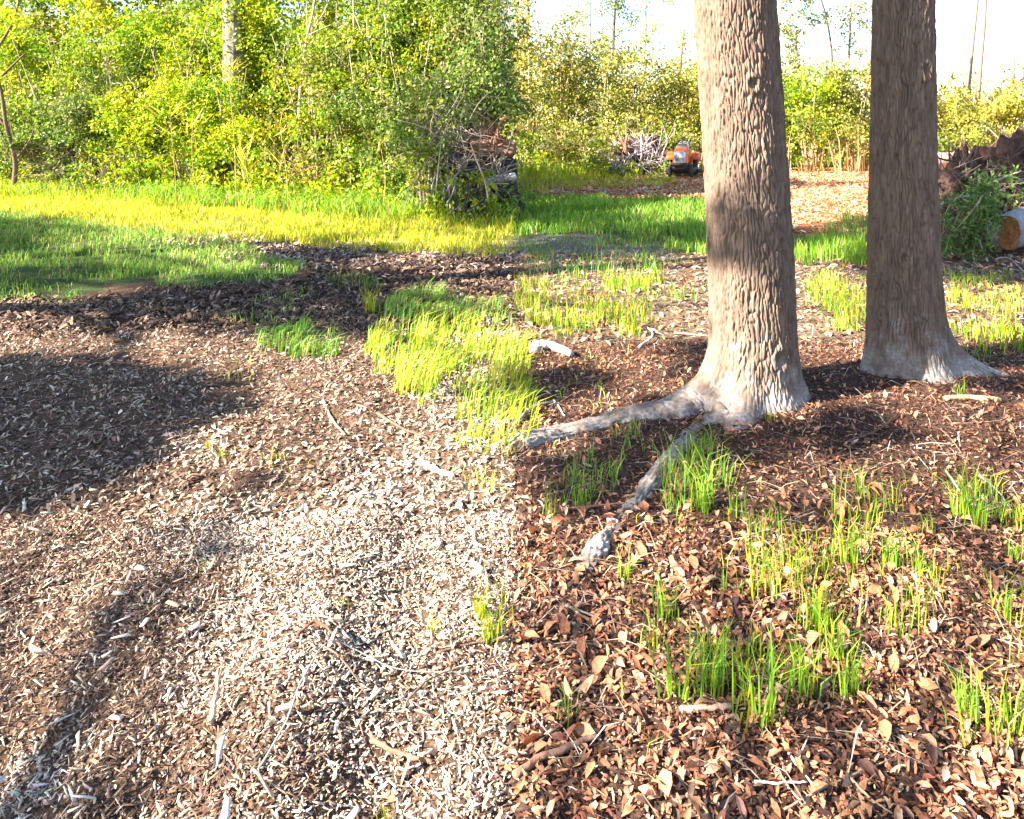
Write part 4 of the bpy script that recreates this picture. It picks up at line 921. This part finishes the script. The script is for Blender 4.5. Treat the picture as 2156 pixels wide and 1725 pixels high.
# ------------------------------------------------------------------ debris heaps
def rough_log(name, label, cat, a, b, r0, r1, col, endcol=None, n=26, steps=30, parent=None, rough=.12, base=None):
    a = np.array(a, float); b = np.array(b, float)
    P = a + (b - a) * np.linspace(0, 1, steps)[:, None]; P += R.normal(0, r0 * .03, P.shape); P += (r0 * .5 * np.sin(np.linspace(0, 3, steps)))[:, None] * np.array([0, .6, .3])
    V, F = tube(P, np.linspace(r0, r1, steps), n)
    k = steps * n; t = np.tile(np.arange(n), steps) / n * 6.283; s = np.repeat(np.arange(steps), n) / steps * np.linalg.norm(b - a)
    ctr = np.repeat(P, n, axis=0); V[:k] = ctr + (V[:k] - ctr) * (1 + rough * fbm(np.cos(t) * 2.2 + 9, s * 3.0 + np.sin(t) * 2.2, 4) * 1.2)[:, None]
    C = np.empty((len(V), 3)); C[:] = col; C *= (1 + .25 * fbm(V[:, 0] * 8, V[:, 2] * 8 + V[:, 1] * 5, 3))[:, None]
    if parent is None:
        root = empty(name, tuple(a)); tag(root, label, cat)
    else: root = parent
    off = a if parent is None else np.array(base)
    mesh_np('bark', V - off, F, M_WOOD, root, C, True)
    if endcol is not None:
        d = (a - b) / np.linalg.norm(a - b); s = nrm(np.cross(d, (0, 0, 1.0))); u = np.cross(s, d)
        m = 30; rg = 6; VV = [a + d * .018]; CC = [endcol]
        for q in range(1, rg + 1):
            for w in range(m):
                an = w / m * 6.283; rr = r0 * .93 * q / rg * (1 + rough * .5 * math.sin(an * 3 + 1))
                VV.append(a + d * (.018 + .006 * R.normal()) + s * math.cos(an) * rr + u * math.sin(an) * rr)
                CC.append(np.array(endcol) * (1.15 if q % 2 else .8) * (1 + .35 * fbm(math.cos(an) * 2 + q * .3, math.sin(an) * 2, 2)))
        FF = [[0, 1 + w, 1 + (w + 1) % m] for w in range(m)]; Q = []
        for q in range(rg - 1):
            for w in range(m): Q.append([1 + q * m + w, 1 + (q + 1) * m + w, 1 + (q + 1) * m + (w + 1) % m, 1 + q * m + (w + 1) % m])
        mesh_np('cut_face', np.array(VV) - off, [np.array(FF), np.array(Q)], M_WOOD, root, np.array(CC), False)
    return root
def mound(name, label, cat, c, ext, col, nroots=0, rough=.35, seed=0, rc=(.2, .14, .11)):
    root = empty(name, (c[0], c[1], float(gz(c[0], c[1])))); tag(root, label, cat)
    nu_, nv_ = 90, 46; th = np.linspace(0, 2 * np.pi, nu_, endpoint=False); ph = np.linspace(-.2, np.pi / 2, nv_)
    T, Pp = np.meshgrid(th, ph); D = np.stack([np.cos(T) * np.cos(Pp), np.sin(T) * np.cos(Pp), np.sin(Pp)], -1)
    nz = fbm(D[..., 0] * 2.6 + seed, D[..., 1] * 2.6 + D[..., 2] * 3.1, 5); nz2 = fbm(D[..., 0] * 9 + seed, D[..., 2] * 9 + D[..., 1] * 7, 3)
    V = D * np.array(ext) * (1 + rough * nz + .12 * nz2)[..., None]
    i = np.arange(nv_ - 1)[:, None] * nu_; j = np.arange(nu_)[None]; j2 = (j + 1) % nu_
    Q = np.stack([i + j, i + j2, i + nu_ + j2, i + nu_ + j], -1).reshape(-1, 4); V = V.reshape(-1, 3)
    C = np.array(col) * (1 + .5 * fbm(V[:, 0] * 6, V[:, 2] * 6 + V[:, 1] * 4, 3))[:, None]
    mesh_np('earth_mass', V, [Q], M_EARTH, root, C, False)
    for k in range(nroots):
        v = V[R.integers(0, len(V))]; v = v * .9; d = nrm(v + R.normal(0, .5, 3) * np.array(ext)); e = v + d * U(.2, .6)
        VV, F = tube(curve_pts([v, (v + e) / 2 + R.normal(0, .08, 3), e + (0, 0, U(-.2, .1))], 7), np.linspace(U(.008, .03), .003, 7), 5); a = Acc(); a.add(VV, F, np.array(rc) * U(.5, 1.6)); a.build('root', M_WOOD, root)
    return root
# right: uprooted mass, cut log, green branches
mound('root_mound', 'dark mound of upturned roots and earth at the right edge', 'root mound', (6.95, 10.2), (1.0, .7, 1.42), (.085, .050, .042), 60, .38, 4)
mound('root_mound', 'smaller lower heap of earth left of the root mound', 'root mound', (6.0, 10.2), (.62, .45, 1.12), (.095, .058, .048), 44, .4, 9)
tangle('brush_heap', 'grey tangle of dead twigs over the root mound', 'brush', (6.1, 9.75, .3), (.95, .35, .95), 260, (.15, .115, .10), (.003, .008), (.3, .8), .0)
e = WP(2116, 488, 9.1)
rough_log('cut_log', 'pale grey log with an orange brown sawn end beside the root mound', 'log', e, e + np.array([1.9, .85, .12]), .215, .22, (.30, .30, .33), (.25, .11, .05), rough=.2)
rough_log('far_log', 'long fallen log lying behind the root mound', 'log', WP(1930, 344, 24.5), WP(2180, 336, 25.5) + np.array([0, 0, .0]), .30, .27, (.36, .26, .22), (.5, .36, .25), rough=.06)
# green drooping branches on the cut log
gb = empty('cut_branch', tuple(WP(2060, 470, 9.0) * np.array([1, 1, 0]))); tag(gb, 'drooping green cut branches leaning on the sawn log', 'branch')
off = np.array(gb.location)
def spray(lst, d0, n_side, parent, off, pal, r=.012, sz=.055):
    P = curve_pts([WP(x, y, d0 + (0 if len(q) < 3 else q[2])) for q in lst for x, y in [q[:2]]], 16) - off
    V, F = tube(P, np.linspace(r, .003, 16), 5); a = Acc(); a.add(V, F, (.28, .30, .20)); a.build('twig', M_STEM, parent)
    LP = []; LD = []
    for k in range(n_side):
        t = R.integers(2, 16); s = P[t]; d = nrm(P[min(15, t + 1)] - P[t - 1] + R.normal(0, .45, 3) + np.array([0, 0, -.25])); L = U(.06, .22)
        m = R.integers(6, 12)
        for q in np.linspace(0, 1, m): LP.append(s + d * L * q + R.normal(0, .012, 3)); LD.append(d + R.normal(0, .5, 3))
    LP = np.array(LP); LP = LP[(LP + off)[:, 2] > .02]; LD = np.array(LD)[:len(LP)]
    V, F = leaves(LP, LD, rand_dirs(len(LP), .4), sz * U(.6, 1.3, len(LP)), sz * .42); mesh_np('foliage', V, F, M_LEAF, parent, rep(pick(pal, len(LP), .2), 4))
PAL_CED = [(.09, .19, .05), (.14, .26, .06), (.06, .13, .045), (.22, .32, .08)]
for lst in ([(2075, 405), (2040, 420), (2010, 470), (1990, 530)], [(2075, 405), (2060, 430), (2040, 480), (2020, 540)], [(2075, 405), (2075, 440), (2080, 490), (2072, 535)], [(2075, 405), (2030, 408), (1995, 440), (1985, 490)],
            [(2080, 405), (2095, 430), (2098, 455), (2090, 480)], [(2070, 410), (2050, 440), (2000, 500), (1992, 520)], [(2075, 410), (2066, 450), (2055, 500), (2048, 540)], [(2110, 380), (2090, 378), (2075, 390), (2070, 405)], [(2150, 360), (2110, 375), (2085, 385), (2060, 395)]):
    spray([(q[0], q[1], U(-.25, .15)) for q in lst], 9.0, 34, gb, off, PAL_CED)
stick('branch', 'grey bare branch sticking out left of the green branches', [(1975, 540, .60), (2010, 535, .68), (2100, 530, .75), (2156, 525, .9)], .016, gy_, cat='branch')
stick('branch', 'pale leaning stick below the sawn log end', [(2078, 553), (2066, 535, .10), (2056, 525, .24)], .013, gy_, cat='branch')
stick('branch', 'pale crooked stick on the ground in front of the sawn log', [(2095, 548), (2125, 552, .03), (2156, 575)], .012, gy_, cat='branch')
weeds_bush = shrub('shrub', 'small leafy sprig behind the slimmer trunk, left of the root mound', 'shrub', 5.65, 10.6, 1.1, .25, .25, PAL_LIME, 160, .09, 4, zlo=.5)
shrub('shrub', 'green sprig growing over the root mound', 'shrub', 6.15, 9.6, 1.15, .2, .2, PAL_CED, 160, .08, 3, zlo=.7)

# left: stump debris at the end of the near thicket
mound('debris_mound', 'dark heap of rotten wood and earth at the end of the left thicket', 'debris', (-.80, 13.5), (.95, .5, 1.15), (.06, .045, .042), 44, .65, 13, (.22, .19, .18))
rbo = mound('root_ball', 'reddish torn root ball on top of the stump debris', 'root ball', (-.34, 13.1), (.27, .2, .2), (.17, .075, .045), 44, .8, 40, (.24, .12, .075))
rbo.location.z = 1.22
rough_log('fallen_log', 'brown cracked log lying under the red root ball', 'log', WP(985, 312, 12.9), WP(1080, 318, 13.0), .14, .13, (.22, .125, .085), (.3, .18, .11), rough=.3)
rough_log('fallen_log', 'dark charred log left of the brown cracked log', 'log', WP(905, 335, 13.0), WP(1000, 338, 13.1), .11, .09, (.13, .12, .13), (.25, .2, .18), rough=.25)
rough_log('fallen_log', 'pale grey log low in the stump debris', 'log', WP(1010, 385, 12.6), WP(1085, 372, 12.8), .07, .06, (.45, .43, .44), (.3, .16, .1), rough=.2)
def shard(label, x, y0, y1, d, w, lean, col):
    b = WP(x, y0, d); t = WP(x + lean, y1, d); root = empty('stump_shard', tuple(b)); tag(root, label, 'stump', 'broken stumps in the debris')
    for k in range(16):
        o = R.normal(0, w * .5, 3); o[2] = -.05; e2 = (t - b) * U(.35, 1.05) + np.array([R.normal(0, w * .5), R.normal(0, w * .4), 0]); ww = w * U(.08, .22)
        V, F = tube(curve_pts([o, o + e2 * .5 + R.normal(0, .03, 3), o + e2], 6), np.linspace(ww, ww * U(.2, .7), 6), 5, .35); a = Acc(); a.add(V, F, np.array(col) * U(.45, 1.3)); a.build('splinter', M_WOOD, root)
shard('jagged blue grey stump shard in the debris', 935, 420, 350, 12.3, .16, 28, (.22, .22, .25))
shard('dark broken stump at the foot of the debris', 985, 440, 375, 12.2, .2, 20, (.10, .085, .08))
shard('pale splintered stub above the grey stump shard', 965, 350, 315, 12.5, .07, 25, (.34, .28, .23))
tangle('branch_pile', 'grey tangle of dead branches in front of the left stump debris', 'branches', tuple(WP(1030, 400, 12.6)), (.4, .25, .55), 70, (.26, .22, .21), (.005, .013), (.4, .9), .0)
q = pts([(1030, 430), (1020, 380), (1000, 330), (990, 300)], 12.1)
stem_tree('young_shoot', 'pale young shoot in front of the stump debris', 'sapling', q, [.018, .016, .012, .006], (.55, .42, .3), ([WP(1020 + U(-25, 30), U(340, 440), 12.1) for _ in range(12)], [.10] * 12, 1500, .085, PAL_LIME), sides=6)
q = pts([(915, 440), (920, 380), (925, 330), (930, 290)], 12.2)
stem_tree('young_shoot', 'thin grey shoot left of the stump debris', 'sapling', q, [.010, .009, .007, .004], (.55, .5, .45), ([WP(905 + U(-15, 25), U(390, 440), 12.2) for _ in range(6)], [.10] * 6, 1500, .085, PAL_LIME), sides=5)

shrub('shrub', 'dusky leafed shrub crowding the left side of the stump debris', 'shrub', -1.45, 12.9, 2.4, .55, .45, PAL_MIX, 2200, .085, 6, zlo=.2)
shrub('shrub', 'low green leafy plant in front of the stump debris', 'shrub', -.95, 12.3, .8, .35, .25, PAL_LIME, 420, .08, 5, zlo=.05)
shrub('shrub', 'dark green shrub overhanging the red root ball', 'shrub', -.55, 14.4, 4.4, .6, .5, PAL_DARK, 4200, .09, 6, zlo=1.9)

# far brush pile beside the mower
mound('brush_pile', 'dark far heap of brush and stumps left of the mower', 'brush pile', ((1350 - 1078) / FPX * 25, 25.2), (1.25, .7, 1.15), (.065, .05, .05), 34, .4, 21, (.3, .25, .24))
tangle('branch_pile', 'grey tangle of branches on the far brush heap', 'branches', ((1345 - 1078) / FPX * 24.4, 24.4, .1), (1.1, .3, 1.0), 170, (.38, .34, .36), (.008, .024), (.5, 1.2), .1)
shard('reddish upright roots on the far brush heap', 1318, 322, 280, 24.4, .34, -14, (.26, .13, .085))
shard('pale grey stump shard at the foot of the far brush heap', 1290, 362, 330, 24.0, .16, 10, (.42, .40, .44))
rough_log('fallen_log', 'short pale log on the far brush heap', 'log', WP(1338, 352, 24.2), WP(1372, 342, 24.3), .06, .05, (.6, .57, .56), None)
shrub('shrub', 'leafy bush in front of the far brush heap', 'shrub', (1255 - 1078) / FPX * 23.8, 23.8, 1.25, .7, .5, PAL_MIX, 900, .11, 7, zlo=.05)

# ------------------------------------------------------------------ riding mower
M_ORANGE = mat_plain('mower_orange', (.62, .085, .02), .35, 0, .06, 20, .4)
M_GREY = mat_plain('mower_grey', (.42, .43, .46), .4, .1, .1, 30)
M_BLACK = mat_plain('mower_black', (.025, .025, .028), .5, 0, .2, 30)
M_WHITE = mat_plain('mower_lamp', (.60, .60, .62), .2, 0, .03, 10)
M_TYRE = mat_plain('tyre_rubber', (.03, .03, .032), .85, 0, .25, 50)
M_SEAT = mat_plain('seat_vinyl', (.10, .11, .14), .45, 0, .08, 10)
mw = empty('riding_mower', (5.28, 23.6, 0)); mw.scale = (.92, 1, 1.06); mw.rotation_euler = (0, 0, math.radians(-17)); tag(mw, 'orange and grey riding lawn mower parked beside the far brush heap', 'mower')
def loft(name, secs, mat, parent, bevel=.015):
    """secs: list of (y, x half width, z low, z high, top half width)"""
    V = []
    for (y, w, z0, z1, wt) in secs:
        V += [(-w, y, z0), (w, y, z0), (w, y, z0 + (z1 - z0) * .65), (wt, y, z1), (-wt, y, z1), (-w, y, z0 + (z1 - z0) * .65)]
    k = 6; m = len(secs); Q = [[i * k + j, i * k + (j + 1) % k, (i + 1) * k + (j + 1) % k, (i + 1) * k + j] for i in range(m - 1) for j in range(k)]
    o = mesh_np(name, V, [np.array(Q), np.array([list(range(k))[::-1], [(m - 1) * k + j for j in range(k)]])], mat, parent)
    b = o.modifiers.new('bevel', 'BEVEL'); b.width = bevel; b.segments = 2; return o
def ring(name, c, R0, r, axis, mat, parent, n=28, m=10):
    V = []; Q = []
    for i in range(n):
        a = i / n * 6.283
        for j in range(m):
            b = j / m * 6.283; rr = R0 + r * math.cos(b); t = r * math.sin(b)
            p = (t, rr * math.cos(a), rr * math.sin(a)) if axis == 'x' else (rr * math.cos(a), rr * math.sin(a), t)
            V.append(np.array(c) + p); Q.append([i * m + j, ((i + 1) % n) * m + j, ((i + 1) % n) * m + (j + 1) % m, i * m + (j + 1) % m])
    return mesh_np(name, V, [np.array(Q)], mat, parent, None, True)
hood = loft('hood', [(-.88, .20, .42, .66, .15), (-.80, .235, .40, .76, .18), (-.5, .25, .42, .83, .19), (-.1, .25, .42, .86, .20)], M_ORANGE, mw)
loft('grille', [(-.905, .18, .44, .70, .12), (-.84, .20, .43, .76, .15)], M_GREY, hood, .008)
for zz in (.49, .53, .57): loft('grille_slat', [(-.915, .14, zz - .010, zz + .010, .138), (-.90, .14, zz - .010, zz + .010, .138)], M_BLACK, hood, .003)
for sx in (-1, 1):
    o = loft('headlamp', [(-.89, .055, .62, .70, .04), (-.82, .06, .62, .74, .05)], M_WHITE, hood, .01); o.location = (sx * .13, -.01, 0)
loft('bumper', [(-.95, .26, .36, .43, .25), (-.90, .27, .35, .44, .26)], M_BLACK, mw)
loft('chassis', [(-.85, .17, .24, .40, .16), (.75, .19, .24, .40, .18)], M_BLACK, mw)
loft('dashboard', [(-.12, .22, .45, .90, .18), (.06, .20, .45, .96, .15)], M_BLACK, mw)
loft('footplate', [(-.05, .42, .30, .34, .42), (.35, .42, .30, .34, .42)], M_BLACK, mw)
loft('rear_body', [(.30, .30, .36, .60, .27), (.85, .30, .36, .66, .26)], M_ORANGE, mw, .03)
for sx in (-1, 1):
    o = loft('fender', [(.22, .13, .46, .58, .10), (.40, .14, .52, .70, .12), (.75, .14, .52, .70, .12), (.95, .13, .44, .60, .10)], M_ORANGE, mw, .03); o.location = (sx * .41, 0, 0)
loft('seat', [(.34, .21, .68, .78, .18), (.72, .22, .68, .80, .19)], M_SEAT, mw, .03)
o = loft('seat_back', [(.70, .20, .74, 1.0, .15), (.79, .19, .74, 1.02, .14)], M_SEAT, mw, .03)
V, F = tube([(0, .02, .9), (0, .10, 1.02)], [.025, .022], 8); mesh_np('steering_column', V, F, M_BLACK, mw)
wheel = ring('steering_wheel', (0, 0, 0), .17, .016, 'z', M_BLACK, mw); wheel.location = (0, .11, 1.06); wheel.rotation_euler = (math.radians(-30), 0, 0)
V, F = tube([(-.16, 0, 0), (.16, 0, 0)], [.012, .012], 6); mesh_np('spoke', V, F, M_BLACK, wheel)
for (sx, y, rr, tw) in ((-1, -.62, .19, .07), (1, -.62, .19, .07), (-1, .58, .27, .10), (1, .58, .27, .10)):
    xx = sx * (.34 if rr < .2 else .40)
    w = ring('wheel', (0, 0, 0), rr - tw * .8, tw * .8, 'x', M_TYRE, mw); w.location = (xx, y, rr); 
    V, F = tube([(-tw * .5, 0, 0), (tw * .5, 0, 0)], [rr * .55, rr * .55], 18); mesh_np('rim', V, F, M_GREY, w)
loft('mower_deck', [(-.40, .40, .12, .26, .36), (-.15, .54, .10, .28, .46), (.22, .52, .10, .28, .46)], M_BLACK, mw, .03)
o = loft('discharge_chute', [(-.25, .09, .12, .24, .06), (.05, .12, .12, .22, .08)], M_BLACK, mw, .01); o.location = (.60, 0, 0)
